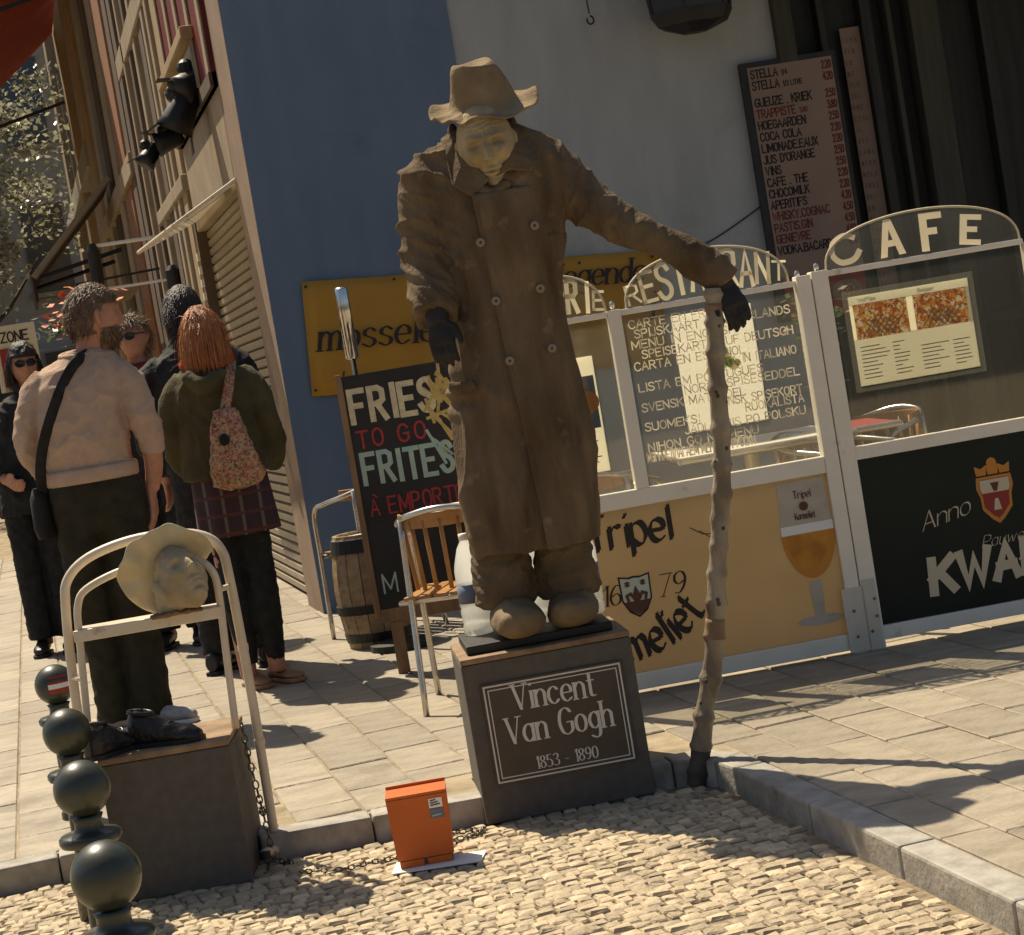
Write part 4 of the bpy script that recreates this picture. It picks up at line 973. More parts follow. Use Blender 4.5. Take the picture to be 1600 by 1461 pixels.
MB().box(.925, 1.395, .004, .0055, .955, 1.305).build('poster_sleeve', 'acrylic', wr)
for x0 in (.958, 1.172):
    pn = Pen(.0072); pn.poly([(x0, 1.135), (x0 + .19, 1.135), (x0 + .19, 1.255), (x0, 1.255)]); pn.build('picture', 'food', wr)
    pn = Pen(.0065)
    for q in range(-2, 10):
        for s_ in (-1, 1):
            a_, b_ = (x0 + .02 * q, 1.14), (x0 + .02 * q + s_ * .05, 1.20)
            if x0 + .01 < min(a_[0], b_[0]) and max(a_[0], b_[0]) < x0 + .18: pn.stroke([a_, b_], .004)
    pn.build('waffle_print', 'print_cream', wr)
    pn = Pen(.0022)
    for i in range(9):
        z = 1.108 - i * .0135
        if x0 > 1.1 and i < 2: continue
        pn.stroke([(x0 + .005, z), (x0 + .005 + rs.uniform(.05, .1), z)], .0035); pn.stroke([(x0 + .12, z), (x0 + .12 + rs.uniform(.02, .06), z)], .0035)
    pn.text('Waffles' if x0 < 1 else 'Belgian', x0 + .02, 1.262, .014, .14, sx=1.1)
    pn.build('small_print', 'poster_dots', wr)
pn = Pen(-.0135)
pn.text('Anno', 1.075, .445, .062, .10, 'nib', sx=1.25, slant=.35, rot=11, track=1.2, ang=30); pn.text('Pauwel', 1.275, .352, .040, .09, 'nib', sx=1.15, slant=.4, rot=2, ang=30)
pn.build('lettering', 'print_cream', wr)
pn = Pen(-.0138); pn.text('KWAK', 1.082, .232, .104, .32, 'mono', sx=1.2, slant=.1, track=2.4, rot=2.5); pn.build('lettering', 'print_cream', wr)
cx_, cz_ = 1.352, .535
def cr(s, dz=0): return [(cx_ + a * s, cz_ + dz + b * s) for a, b in ((-.058, .055), (-.062, .02), (-.052, -.01), (-.050, -.05), (-.02, -.085), (0, -.10), (.02, -.085), (.050, -.05), (.052, -.01), (.062, .02), (.058, .055))]
pn = Pen(-.0138); pn.poly(cr(1.08)); 
for a in (-.042, 0, .042): pn.poly([(cx_ + a - .018, cz_ + .065), (cx_ + a + .018, cz_ + .065), (cx_ + a + .022, cz_ + .10), (cx_ + a, cz_ + .088), (cx_ + a - .022, cz_ + .10)])
pn.disc((cx_, cz_ + .105), .018); pn.build('crest', 'print_orange', wr)
pn = Pen(-.0147); pn.poly(cr(.90)); pn.build('crest', 'print_red', wr)
pn = Pen(-.0156); pn.poly([(cx_ - .052, cz_ + .048), (cx_ + .052, cz_ + .048), (cx_ + .054, cz_ + .018), (cx_ + .048, cz_ + .002), (cx_ - .048, cz_ + .002), (cx_ - .054, cz_ + .018)])
pn.poly([(cx_ - .014, cz_ - .06), (cx_ + .014, cz_ - .06), (cx_ + .006, cz_ - .02), (cx_ - .006, cz_ - .02)]); pn.build('crest', 'print_cream', wr)
pn = Pen(-.0165); pn.poly([(cx_ - .016, cz_ + .036), (cx_ + .016, cz_ + .036), (cx_ + .006, cz_ + .006), (cx_ - .006, cz_ + .006)]); pn.build('crest', 'print_brown', wr)
frame(wr, .826, .872, .075, .32, -.036, -.0305, 'bracket', 'frame_beige')
for x, z in ((.838, .14), (.862, .19), (.862, .25), (.784, .13), (.784, .22)):
    par = wr if x > .82 else wl
    m_ = MB(); m_.ball((x, -.037, z), (.006, .004, .006), 8, 5); m_.build('bolt', 'box_edge', par)

# ------------------------------------------------------------------ terrace furniture
def bistro_chair():
    t = thing('bistro_chair', '', 'chair')
    def hoop(zs, rr, y0, r, m_, nm, squash=.23):
        P = [(squash * math.cos(a), y0 + .22 * math.sin(a), zs) for a in [math.pi * (-.14 + 1.28 * i / 18) for i in range(19)]]
        MB().tube(P, r, 10).build(nm, m_, t, True)
    # arm-and-back hoop with legs
    P = [(-.235, -.21, 0), (-.235, -.20, .45), (-.235, -.19, .66), (-.225, -.10, .70), (-.215, .05, .725), (-.14, .19, .76), (0, .235, .78), (.14, .19, .76), (.215, .05, .725), (.225, -.10, .70), (.235, -.19, .66), (.235, -.20, .45), (.235, -.21, 0)]
    MB().tube(P, .0125, 10, 4).build('arm_hoop', 'aluminium', t, True)
    for s_ in (-1, 1): MB().tube([(s_ * .17, .26, 0), (s_ * .18, .17, .42), (s_ * .175, .15, .75)], .0125, 10, 3).build('back_leg', 'aluminium', t, True)
    MB().tube([(-.225, -.2, .43), (-.225, .16, .43), (.225, .16, .43), (.225, -.2, .43), (-.225, -.2, .43)], .010, 8).build('seat_frame', 'aluminium', t, True)
    for i in range(7): MB().box(-.205 + i * .06, -.205 + i * .06 + .05, -.21, .18, .44, .452).build('seat_slat', 'wood_honey', t, bevel=.003)
    for i in range(7):
        a = math.pi * (.18 + .64 * i / 6); x, y = .205 * math.cos(a), .02 + .205 * math.sin(a)
        MB().tube([(x * .9, y * .95, .47), (x, y, .74)], .009, 8).build('back_slat', 'wood_honey', t, True)
    Q = [(.205 * math.cos(a), .02 + .205 * math.sin(a)) for a in [math.pi * (.05 + .9 * i / 16) for i in range(17)]]
    MB().loft([[(x * .97, y * .97, .71), (x * 1.03, y * 1.03, .71), (x * 1.03, y * 1.03, .765), (x * .97, y * .97, .765)] for x, y in Q]).build('back_band', 'wood_honey', t, bevel=.003)
    return t
ch0 = bistro_chair()
spots = [((1.43, 7.25), 155, 'honey wood and aluminium chair beside the statue plinth'),
         ((1.52, 9.65), -160, 'honey wood and aluminium chair behind the barrel by blue wall'),
         ((2.05, 7.55), 150, 'honey wood chair behind the restaurant glass pane'),
         ((2.95, 7.35), 35, 'honey wood chair behind the cafe glass pane, close to white post'),
         ((3.35, 7.9), -60, 'honey wood chair deep on the terrace behind the cafe pane')]
for i, (p, a, lab) in enumerate(spots):
    o = ch0 if i == 0 else copy_tree(ch0)
    o.location = (p[0], p[1], K); o.rotation_euler.z = R(a); o.scale = (.93, .93, .93); o['label'] = lab; o['group'] = 'bistro chairs on the cafe terrace'
def table(x, y, lab, top='frame_white', w=.30, h=.735):
    t = thing('bistro_table', lab, 'table', (x, y, K), -8, 'tables on the cafe terrace')
    MB().box(-w, w, -w, w, h - .025, h).build('table_top', top, t, bevel=.006)
    MB().tube([(-w, -w, h - .012), (w, -w, h - .012), (w, w, h - .012), (-w, w, h - .012), (-w, -w, h - .012)], .014, 8).build('edge_band', 'aluminium', t)
    MB().lathe([(.03, .02), (.03, h - .03)], 14).build('column', 'aluminium', t)
    for a in range(4): MB().tube([(0, 0, .05), (.26 * math.cos(R(a * 90 + 45)), .26 * math.sin(R(a * 90 + 45)), .012)], .014, 8).build('foot', 'aluminium', t)
    return t
table(1.70, 7.62, 'small pale square table behind the statue beside the wooden chair', h=.67)
table(2.72, 7.62, 'pale square table behind the restaurant glass pane', w=.34, h=.72)
table(3.05, 7.95, 'dark red topped table behind the cafe glass pane', 'print_red', .34, .70)
# potted flowers on the terrace ledge
pt = thing('potted_plant', 'small leafy flowering plant behind the cafe pane', 'plant', (2.82, 6.98, K))
MB().lathe([(.05, .92), (.07, 1.06), (.065, 1.06)], 16).build('pot', 'facade_brick', pt); MB().lathe([(.02, 0), (.02, .9), (.09, .92)], 10).build('stand', 'black_metal', pt)
m_, m2 = MB(), MB()
for i in range(150):
    p = Vector((random.gauss(0, .05), random.gauss(0, .05), 1.17 + random.gauss(0, .045))); a = random.uniform(0, 6.28); s_ = .02
    d1 = Vector((math.cos(a), math.sin(a), random.uniform(-.7, .7))) * s_; d2 = Vector((-math.sin(a), math.cos(a), random.uniform(-.7, .7))) * s_ * .6
    (m2 if i % 7 == 0 else m_).add([p - d1, p + d2, p + d1, p - d2], [(0, 1, 2, 3)])
m_.build('leaves', 'leaf', pt)['kind'] = 'stuff'; m2.build('flowers', 'petal', pt)['kind'] = 'stuff'

# chalk board
cbd = thing('chalkboard', 'black chalkboard advertising fries to go on wooden stand', 'sign', (1.335, 8.23, K), -10)
cbd.rotation_euler.x = R(-4)
MB().box(-.075, .40, -.012, .012, .27, 1.235).build('board', 'chalk_black', cbd)
for x in (-.10, .40): MB().box(x, x + .025, -.02, .045, .0 if x > 0 else .24, 1.245).build('side_rail', 'wood', cbd, bevel=.003)
MB().box(-.075, .40, -.02, .02, .215, .27).build('bottom_rail', 'wood', cbd, bevel=.003)
for x in (-.045, .36): MB().box(x, x + .05, -.015, .02, 0, .215).build('leg', 'wood', cbd, bevel=.003)
pn = Pen(-.0135); pn.text('FRIES', -.055, 1.045, .125, .19, sx=.74, jit=.03, track=3.4); pn.build('lettering', 'chalk_cream', cbd)
pn = Pen(-.0135); pn.text('TO GO', -.048, .935, .068, .14, sx=1.0, jit=.06, track=3.2); pn.text('A EMPORTER', -.045, .655, .066, .13, sx=.82, jit=.05, track=2.6); pn.stroke([(-.025, .74), (-.012, .728)], .007); pn.build('lettering', 'chalk_red', cbd)
pn = Pen(-.0135); pn.text('FRITES', -.045, .785, .118, .17, sx=.68, jit=.03, track=3.2); pn.build('lettering', 'chalk_blue', cbd)
pn = Pen(-.0135); pn.text('M', -.045, .335, .075, .10); pn.build('lettering', 'chalk_blue', cbd)
pn = Pen(-.0135); rs = random.Random(11)
for i in range(34):
    c_ = (.315 + rs.gauss(0, .030), 1.085 + rs.gauss(0, .05)); a = rs.gauss(1.57, .8); L = rs.uniform(.03, .05); v = (math.cos(a) * L, math.sin(a) * L)
    pn.stroke([(c_[0] - v[0], c_[1] - v[1]), (c_[0] + v[0], c_[1] + v[1])], .013)
pn.build('fries_drawing', 'chalk_yellow', cbd)
pn = Pen(-.016); 
for i in range(3): pn.stroke([(.24 + i * .012, .94 - i * .01), (.30 + i * .02, .86 - i * .012)], .005)
pn.stroke([(.235, .96), (.29, .82)], .012); pn.build('cone_drawing', 'chalk_blue', cbd)

# barrel
ba = thing('barrel', 'wooden barrel with black hoops standing by the blue wall', 'barrel', (1.40, 9.28, K), 0)
def br_r(z): return .145 + .03 * math.sin(math.pi * z / .52)
nst = 16
for i in range(nst):
    a0, a1 = 2 * math.pi * i / nst + .012, 2 * math.pi * (i + 1) / nst - .012
    rows_ = []
    for k_ in range(7):
        z = .52 * k_ / 6; r_ = br_r(z)
        rows_.append([(r_ * math.cos(a0), r_ * math.sin(a0), z), (r_ * math.cos(a1), r_ * math.sin(a1), z), ((r_ - .02) * math.cos(a1), (r_ - .02) * math.sin(a1), z), ((r_ - .02) * math.cos(a0), (r_ - .02) * math.sin(a0), z)])
    MB().loft(rows_).build('stave', 'wood_pale', ba)
for z0, z1 in ((.03, .07), (.16, .20), (.44, .50)): MB().lathe([(br_r(z0) + .004, z0), (br_r(z1) + .004, z1), (br_r(z1) - .01, z1), (br_r(z0) - .01, z0), (br_r(z0) + .004, z0)], 32).build('hoop', 'black_metal', ba)
MB().lathe([(.0, .495), (.148, .495), (.148, .505), (0, .505)], 28).build('lid', 'frame_white', ba)
# polished ash pole
ap = thing('parasol_pole', 'polished steel tube on dark pole in front of yellow banner', 'pole', (1.445, 9.0, K))
MB().lathe([(.012, .0), (.012, 1.40)], 12).build('pole', 'black_metal', ap, True); MB().lathe([(.013, 1.30), (.030, 1.31), (.030, 1.615), (.027, 1.625), (.026, 1.615)], 20).build('sleeve', 'chrome', ap, True)
MB().lathe([(.14, 0), (.14, .03), (.02, .05)], 24).build('base', 'black_metal', ap)

# ------------------------------------------------------------------ statue on its plinth
SX, SY, SA = 1.29, 5.70, -10
pl = thing('plinth', 'grey box plinth with engraved nameplate under the standing statue', 'plinth', (1.287, 5.538, 0), -7.4)
MB().box(-.242, .242, .004, .36, .0, .452).build('body', 'box_grey', pl, bevel=.004)
MB().box(-.242, .242, 0, .362, .4535, .470).build('top_board', 'box_edge', pl, bevel=.004)
MB().box(-.198, .205, -.004, .0035, .105, .392).build('plaque', 'plaque', pl)
pn = Pen(-.0055)
for i, w_ in ((.008, .0045), (.019, .003)):
    x0, x1, z0, z1 = -.198 + i, .205 - i, .105 + i, .392 - i
    for P in ([(x0, z0), (x1, z0)], [(x1, z0), (x1, z1)], [(x1, z1), (x0, z1)], [(x0, z1), (x0, z0)]): pn.stroke(P, w_)
pn.build('plaque_border', 'plaque_white', pl)
pn = Pen(-.0055)
pn.text('Vincent', .004, .306, .072, .125, 'serif', 'c', sx=.80, track=1.9)
pn.text('Van Gogh', .004, .214, .074, .125, 'serif', 'c', sx=.78, track=1.9)
pn.text('1853 - 1890', .010, .133, .034, .13, 'serif', 'c', sx=.80, track=2.0)
pn.build('lettering', 'plaque_white', pl)
sl = tag(MB().box(-.215, .205, .055, .345, .0, .026).build('base_slab', 'black_board', None, bevel=.004, loc=(1.287, 5.538, .4712), rz=-7.4), 'black slab under the statue feet on top of plinth', 'slab')

stt = thing('statue', 'brown statue of a stooping man in long coat, hat and clogs', 'statue', (SX, SY, 0), SA)
FZ = .4975   # top of slab
# --- coat: body and both sleeves welded into one cloth surface
mb = MB()
def hem(z, th):
    a = max(0, min(1, (1.45 - z) / .7)); return a * (.035 * math.sin(5 * th + 1.2 + z * 2) + .022 * math.sin(9 * th + 2.5 - z * 3)) + .012 * math.sin(3 * th + z * 9)
rows_ = [(.055, .01, .735, .186, .155), (.058, .01, .80, .192, .158), (.060, .01, .90, .198, .160), (.072, .01, 1.05, .196, .155), (.080, .01, 1.18, .190, .150), (.080, .01, 1.30, .180, .142), (.086, .005, 1.42, .166, .132), (.094, 0, 1.50, .168, .130), (.100, -.005, 1.58, .176, .130),
         (.106, -.01, 1.68, .190, .128), (.108, -.015, 1.77, .205, .120), (.108, -.015, 1.83, .205, .105), (.106, -.01, 1.88, .175, .085), (.104, 0, 1.915, .125, .07), (.10, .01, 1.94, .08, .055)]
sm = catmull([(a, b, c_) for a, b, c_, d, e in rows_], 4); sr = catmull([(d, e, 0) for a, b, c_, d, e in rows_], 4)
mb.rings([(p.x, p.y, p.z, q.x, q.y) for p, q in zip(sm, sr)], 48, hem)
mb.sweep([(-.01, .0, 1.855), (-.075, .0, 1.80), (-.100, .005, 1.70), (-.112, .0, 1.60), (-.120, -.045, 1.50), (-.120, -.10, 1.425)], [.060, .084, .078, .074, .064, .060], 20, 5)
mb.sweep([(.18, -.005, 1.835), (.262, -.005, 1.79), (.335, -.02, 1.70), (.405, -.05, 1.632), (.475, -.085, 1.570), (.550, -.105, 1.520), (.620, -.115, 1.468), (.672, -.115, 1.418), (.700, -.115, 1.385)], [.075, .082, .073, .062, .052, .048, .054, .054, .050], 20, 5)
def coat_disp(c, n):
    v = 0
    if c.x < -.02 and c.z > 1.4:           # near sleeve: cross folds
        v += .014 * crease(Vector((c.x * 6, c.y * 4 + 2, c.z * 11 + c.x * 10)), 3) + .003 * noise.noise(c * 34)
    elif c.x > .30 and c.z > 1.3:          # far sleeve: folds across the arm
        t = (c.x * .75 - c.z * .66); u = c.x * .66 + c.z * .75
        v += .009 * crease(Vector((t * 11, u * 8, c.y * 5 + 4)), 3) + .003 * noise.noise(c * 30)
    elif c.z > 1.6:
        v += .007 * crease(Vector((c.x * 8 + c.z * 4, c.y * 7, c.z * 7)), 3) + .002 * noise.noise(c * 30)
    else:
        v += .013 * crease(Vector((c.x * 7, c.y * 7, c.z * 1.8 + 7)), 4) + .0025 * noise.noise(Vector((c.x * 30, c.y * 30, c.z * 16)))
    # belt-line bunching at the left hip pocket
    g = math.exp(-((c.x + .10) / .05) ** 2 - ((c.z - 1.20) / .05) ** 2) if c.y < .08 else 0
    return v + .012 * g * math.sin(c.z * 95)
coat = skin('coat', mb, .006, 'coat', stt, 3, coat_disp)
# inside of the hem is closed by the mesh; overlapping front flap with its own edge
def coat_front(x, z):
    """y of the coat front at x, z (analytic, before folds)"""
    for p, q in zip(sm, sr):
        if p.z >= z:
            u = (x - p.x) / q.x; return p.y - q.y * math.sqrt(max(.02, 1 - u * u)) 
    return -.1
fl_ = MB(); Lft, Rgt = [], []
zz = [1.742 - i * .01685 for i in range(61)]
g2 = []
for z in zz:
    t = (1.742 - z) / 1.01; xl = .030 + .05 * t; row_ = []
    for i_ in range(25):
        i = i_ / 3; x = xl + (.225 - xl + .02 * t) * i / 8; lift = .017 if i < 7 else .017 - .014 * (i - 6)
        row_.append((x, coat_front(min(x, .235), max(z, .74)) - lift - .004 * math.sin(z * 11 + i * .7) - .012 * crease(Vector((x * 8, 3, z * 1.9 + x * 3)), 4), z))
    g2.append(row_)
fl_.loft(g2, False, False); o = fl_.build('front_flap', 'coat', coat, True); s_ = o.modifiers.new('t', 'SOLIDIFY'); s_.thickness = .008; s_.offset = 1
o.modifiers.new('s', 'SUBSURF').render_levels = 1
# buttons
for x, z in ((.034, 1.606), (.190, 1.628), (.050, 1.440), (.178, 1.454), (.060, 1.270), (.183, 1.285)):
    y = coat_front(x, z) - (.026 if x < .1 else .031)
    m_ = MB(); m_.loft([[(x + r_ * math.cos(a), y - d, z + r_ * math.sin(a)) for a in [2 * math.pi * i / 16 for i in range(16)]] for r_, d in ((.0125, -.006), (.0125, .002), (.0105, .004), (.007, .002))]); b_ = m_.build('button', 'button', coat, True)
    m_ = MB(); m_.box(x - .003, x + .003, y - .0035, y - .0025, z - .003, z + .003); m_.build('button_hole', 'print_black', b_)
# collar: two lapels and band
for s_, P in ((-1, [(.088, 1.772), (.030, 1.735), (-.016, 1.775), (-.020, 1.86), (.005, 1.93), (.03, 1.925), (.035, 1.85)]), (1, [(.105, 1.778), (.150, 1.790), (.205, 1.778), (.232, 1.80), (.222, 1.87), (.19, 1.925), (.165, 1.90), (.155, 1.84)])):
    m_ = MB(); n = len(P)
    yf = lambda x, z: coat_front(min(max(x, -.06), .27), min(z, 1.86)) - .028 + max(0, z - 1.84) * .85
    vs_ = [(x, yf(x, z), z) for x, z in P] + [(x, yf(x, z) + .016, z) for x, z in P]
    m_.add(vs_, [tuple(range(n)), tuple(range(2 * n - 1, n - 1, -1))] + [(i, n + i, n + (i + 1) % n, (i + 1) % n) for i in range(n)]); o = m_.build('lapel', 'coat', coat, False, .004)
m_ = MB(); m_.sweep([(.10 + .088 * math.cos(a), .0 + .062 * math.sin(a), 1.925 - .02 * math.sin(a)) for a in [math.pi * (-.12 + 1.24 * i / 16) for i in range(17)]], [(.013, .026)] * 17, 10); m_.build('collar', 'coat', coat, True)
# scarf at the throat
m_ = MB(); m_.sweep([(.02, -.10, 1.80), (.055, -.135, 1.755), (.095, -.14, 1.735), (.135, -.13, 1.76)], [(.02, .016)] * 4, 10, 4); m_.sweep([(.085, -.145, 1.75), (.07, -.155, 1.70), (.062, -.15, 1.64)], [(.022, .010), (.026, .010), (.018, .008)], 10, 4)
skin('scarf', m_, .006, 'trousers_clay', stt, 3, folds(.004, (30, 30, 14), 3))
# pocket flap
m_ = MB(); m_.sweep([(-.113, -.085, 1.225), (-.085, -.115, 1.215), (-.045, -.135, 1.222)], [(.008, .016), (.010, .020), (.008, .014)], 10, 4); m_.build('pocket_flap', 'coat', coat, True)
# --- trousers
mb = MB()
for cx_, a in ((-.050, 0), (.132, 1)):
    mb.rings([(cx_, .02, .575, .078, .085), (cx_, .02, .60, .088, .095), (cx_, .02, .65, .090, .095), (cx_ + (-.0), .02, .72, .085, .09), (cx_, .02, .80, .08, .085)], 24, lambda z, th: .05 * math.sin(z * 75 + 2 * th))
skin('trousers', mb, .008, 'trousers_clay', stt, 2, folds(.008, (12, 12, 20), 6))
# --- clogs
for cx_, cy_, rz_, dz_ in ((-.040, -.03, 6, 0), (.135, .01, -8, 0)):
    m_ = MB(); prof = [(.10, .030, .040), (.06, .060, .052), (.0, .068, .056), (-.06, .072, .048), (-.11, .068, .036), (-.150, .050, .024), (-.172, .020, .010)]
    rows_ = []
    for y_, w_, h_ in prof:
        top = h_ * (1.25 if y_ < .02 else 1.0)
        rows_.append([(w_ * math.cos(a) * (1 if math.sin(a) > 0 else 1.05), y_, max(-.0, .046 + (math.sin(a) * top if math.sin(a) > 0 else math.sin(a) * .046)) + (.012 if y_ < -.13 else 0)) for a in [2 * math.pi * i / 20 for i in range(20)]])
    sp = []
    for i in range(20):
        c_ = catmull([r_[i] for r_ in rows_], 4); sp.append(c_)
    m_.loft([[sp[i][k_] for i in range(20)] for k_ in range(len(sp[0]))])
    skin('clog', m_, .007, 'clog', stt, 3, folds(.003, (14, 14, 14), 2), loc=(cx_, cy_, FZ), rz=rz_)
# --- head
HM = Matrix.Translation((.098, -.100, 1.872)) @ Matrix.Rotation(R(-5), 4, 'Y') @ Matrix.Rotation(R(10), 4, 'X') @ Matrix.Rotation(R(-5), 4, 'Z')
def gaunt(p):
    p = p.copy(); p.x *= 1.10
    if p.z < .0: p.x *= 1 - 2.2 * (-p.z) ; p.z *= 1.10
    if p.y < 0:
        fx = lambda a, c, s_: math.exp(-((a - c) / s_) ** 2); ax = abs(p.x); o = 0
        o -= .007 * fx(ax, .033, .014) * fx(p.z, .009 - .12 * max(0, ax - .03), .0035)        # eye slits
        o += .006 * fx(ax, .030, .020) * fx(p.z, .026 - .25 * max(0, ax - .02), .006)         # heavy brow
        for zz_ in (.046, .058, .070): o -= .0022 * fx(p.z, zz_ + .004 * math.sin(p.x * 60), .0028) * fx(p.x, 0, .05)
        o -= .005 * fx(p.x, .006, .003) * fx(p.z, .034, .012) + .004 * fx(p.x, -.007, .003) * fx(p.z, .034, .010)
        o -= .006 * fx(ax, .020 + .35 * max(0, -.02 - p.z), .005) * fx(p.z, -.046, .022)      # cheek furrows
        o -= .006 * fx(p.x, 0, .026) * fx(p.z, -.066, .0035)                                   # mouth
        o += .0022 * noise.noise(p * 55) + .0014 * noise.noise(p * 110)
        p.y -= o
    return p
m_ = MB(); head_grid(m_, HM, 170, 160, gaunt, 1.8); m_.sweep([HM @ Vector((0, .02, -.05)), (.10, .0, 1.80)], [.06, .065], 16)
hd = m_.build('head', 'face_clay', stt, True)
# --- hat
m_ = MB(); n = 64; rows_ = []
HT = Matrix.Translation((.112, -.055, 1.985)) @ Matrix.Rotation(R(-2), 4, 'Y') @ Matrix.Rotation(R(16), 4, 'X')
def hat_pt(r, z, th, k):
    x, y = r * math.cos(th), r * math.sin(th) * .92
    if k == 'brim':
        t = (r - .092) / .066; lift = .012 * abs(math.cos(th)) ** 2 * t + .010 * t * math.sin(3 * th + .6) + .006 * t * math.sin(7 * th + 1) - .016 * t * max(0, -math.sin(th)); z += lift
        if 3.4 < th < 4.3: z += .010 * math.sin((th - 3.4) * 14) * t
    if k in ('crown', 'top'): x -= z * .10
    if k == 'crown': x += .004 * math.sin(4 * th + z * 30); y += .004 * math.cos(3 * th + z * 40)
    if k == 'top': z += -.012 * (1 - (r / .062)) + .006 * math.sin(2 * th + .5) * (r / .062)
    return HT @ Vector((x, y, z))
for r_, z, k in ((.086, -.012, 'c'), (.10, -.008, 'brim'), (.125, -.010, 'brim'), (.150, -.008, 'brim'), (.158, -.004, 'brim'), (.157, .002, 'brim'), (.148, .001, 'brim'), (.125, .0, 'brim'), (.105, .003, 'brim'), (.096, .010, 'crown'), (.090, .03, 'crown'), (.082, .06, 'crown'), (.072, .09, 'crown'), (.063, .114, 'crown'), (.056, .126, 'top'), (.046, .128, 'top'), (.03, .124, 'top'), (.004, .122, 'top')):
    rows_.append([hat_pt(r_, z, 2 * math.pi * i / n, k) for i in range(n)])
m_.loft(rows_, True); o = m_.build('hat', 'hat_clay', stt, True); o.modifiers.new('s', 'SUBSURF').render_levels = 1
# --- gloved hands
m_ = MB(); hand(m_, (-.118, -.115, 1.425), (.03, -.25, -1), (1, -.3, 0), .95, .45); m_.sweep([(-.118, -.10, 1.45), (-.118, -.118, 1.40)], [.035, .032], 12)
skin('glove', m_, .004, 'glove', stt, 2)
m_ = MB(); hand(m_, (.686, -.125, 1.392), (.24, -.35, -.88), (-.95, -.2, -.1), 1.0, .55, -1); m_.sweep([(.675, -.12, 1.405), (.695, -.13, 1.37)], [.034, .03], 12)
skin('glove', m_, .004, 'glove', stt, 2)

# --- long knobbly stick
m_ = MB(); SP = [(.385, -.135, .0), (.412, -.135, .09), (.440, -.14, .20), (.482, -.14, .32), (.512, -.15, .46), (.545, -.15, .62), (.585, -.15, .80), (.610, -.15, .95), (.622, -.15, 1.10), (.640, -.15, 1.25), (.655, -.145, 1.375)]
pts = catmull(SP, 14); rr = []; rs = random.Random(4)
for i, p in enumerate(pts):
    r_ = .0285 - .0035 * p.z / 1.4
    kn = abs(((p.z * 11.5 + .3 * math.sin(p.z * 9)) % 1) - .5) * 2
    r_ += .0060 * (1 - min(1, kn * 3.0)) - .0020 * kn; rr.append(r_)
wob = lambda i, th: .07 * math.sin(2 * th + i * .5) + .05 * math.sin(3 * th - i * .8)
m_.sweep(pts[14:], rr[14:], 18, wob=lambda i, th: .05 * math.sin(2 * th + i * .3) + .03 * math.sin(3 * th - i * .5))
stk = thing('walking_stick', 'long knobbly wooden stick the statue leans on', 'stick', (SX, SY, 0), SA)
m_.build('shaft', 'stick', stk, True)
m_ = MB(); m_.sweep(pts[:16], [r_ + .0012 for r_ in rr[:16]], 18); m_.build('dark_tip', 'stick_tip', stk, True)
m_ = MB(); 
for a, b in ((51, 57), (132, 135)): m_ = MB(); m_.sweep(pts[a:b], [r_ + .003 for r_ in rr[a:b]], 18); m_.build('tape_band', 'box_edge', stk, True)
m_ = MB(); rs = random.Random(9)
for i in range(14):
    k_ = rs.randrange(18, len(pts) - 4); a = rs.uniform(3.6, 5.8); p = pts[k_] + Vector((math.cos(a), math.sin(a), 0)) * rr[k_] * .93; m_.ball(p, (.006, .006, .007), 8, 5)
m_.build('knots', 'stick_tip', stk, True)['kind'] = 'stuff'

# --- water bottles behind the feet
def bottle(x, y, lab):
    t = thing('water_bottle', lab, 'bottle', (x, y, FZ + .0005), 0, 'water bottles behind the statue feet')
    prof = [(.038, .0), (.044, .006), (.044, .03), (.041, .036), (.044, .042), (.044, .075), (.041, .081), (.044, .087), (.044, .19), (.040, .21), (.026, .255), (.014, .275), (.014, .29)]
    MB().lathe(prof, 24).build('body', 'bottle', t, True); MB().lathe([(.0445, .095), (.0445, .150)], 24).build('label', 'blue_sign', t, True); MB().lathe([(.0155, .278), (.0155, .297)], 16).build('cap', 'white', t, True)
    return t
ca, sa = math.cos(R(SA)), math.sin(R(SA))
def sloc(x, y): return (SX + x * ca - y * sa, SY + x * sa + y * ca)
bottle(*sloc(-.142, .115), 'clear water bottle with blue label beside left trouser leg of statue')
bottle(*sloc(.040, .135), 'clear water bottle showing between the clogs of statue')
bottle(*sloc(.190, .125), 'clear water bottle beside the right clog near the beer panel')

# ------------------------------------------------------------------ orange collecting box
ob = thing('collecting_box', 'orange metal collecting box standing on white paper', 'box', (.822, 5.305, .004), -11)
m_ = MB(); T = .003
def sheet(P, Q): return MB().loft([P, Q])
w0, w1, d0, d1, h = .075, .080, .052, .057, .198
def ringo(w, d, z): return [(-w, -d, z), (w, -d, z), (w, d, z), (-w, d, z)]
m_.loft([ringo(w0, d0, .022), ringo(w1, d1, h - .012), ringo(w1 - .003, d1 - .003, h - .012), ringo(w0 - .003, d0 - .003, .028)]); m_.build('casing', 'orange_paint', ob, bevel=.0015)
MB().box(-w1, w1, -d1 + .001, d1 - .005, h - .011, h - .004).build('lid', 'orange_paint', ob)
MB().box(-w1, w1, d1 - .004, d1 - .001, h - .012, h + .004).build('back_lip', 'orange_paint', ob)
for x0, x1 in ((-.068, -.006), (.004, .068)): MB().box(x0, x1, -.054, -.046, .0, .021).build('foot_plate', 'orange_paint', ob)
MB().box(-.07, .07, -.045, .048, .0, .022).build('base', 'box_edge', ob)
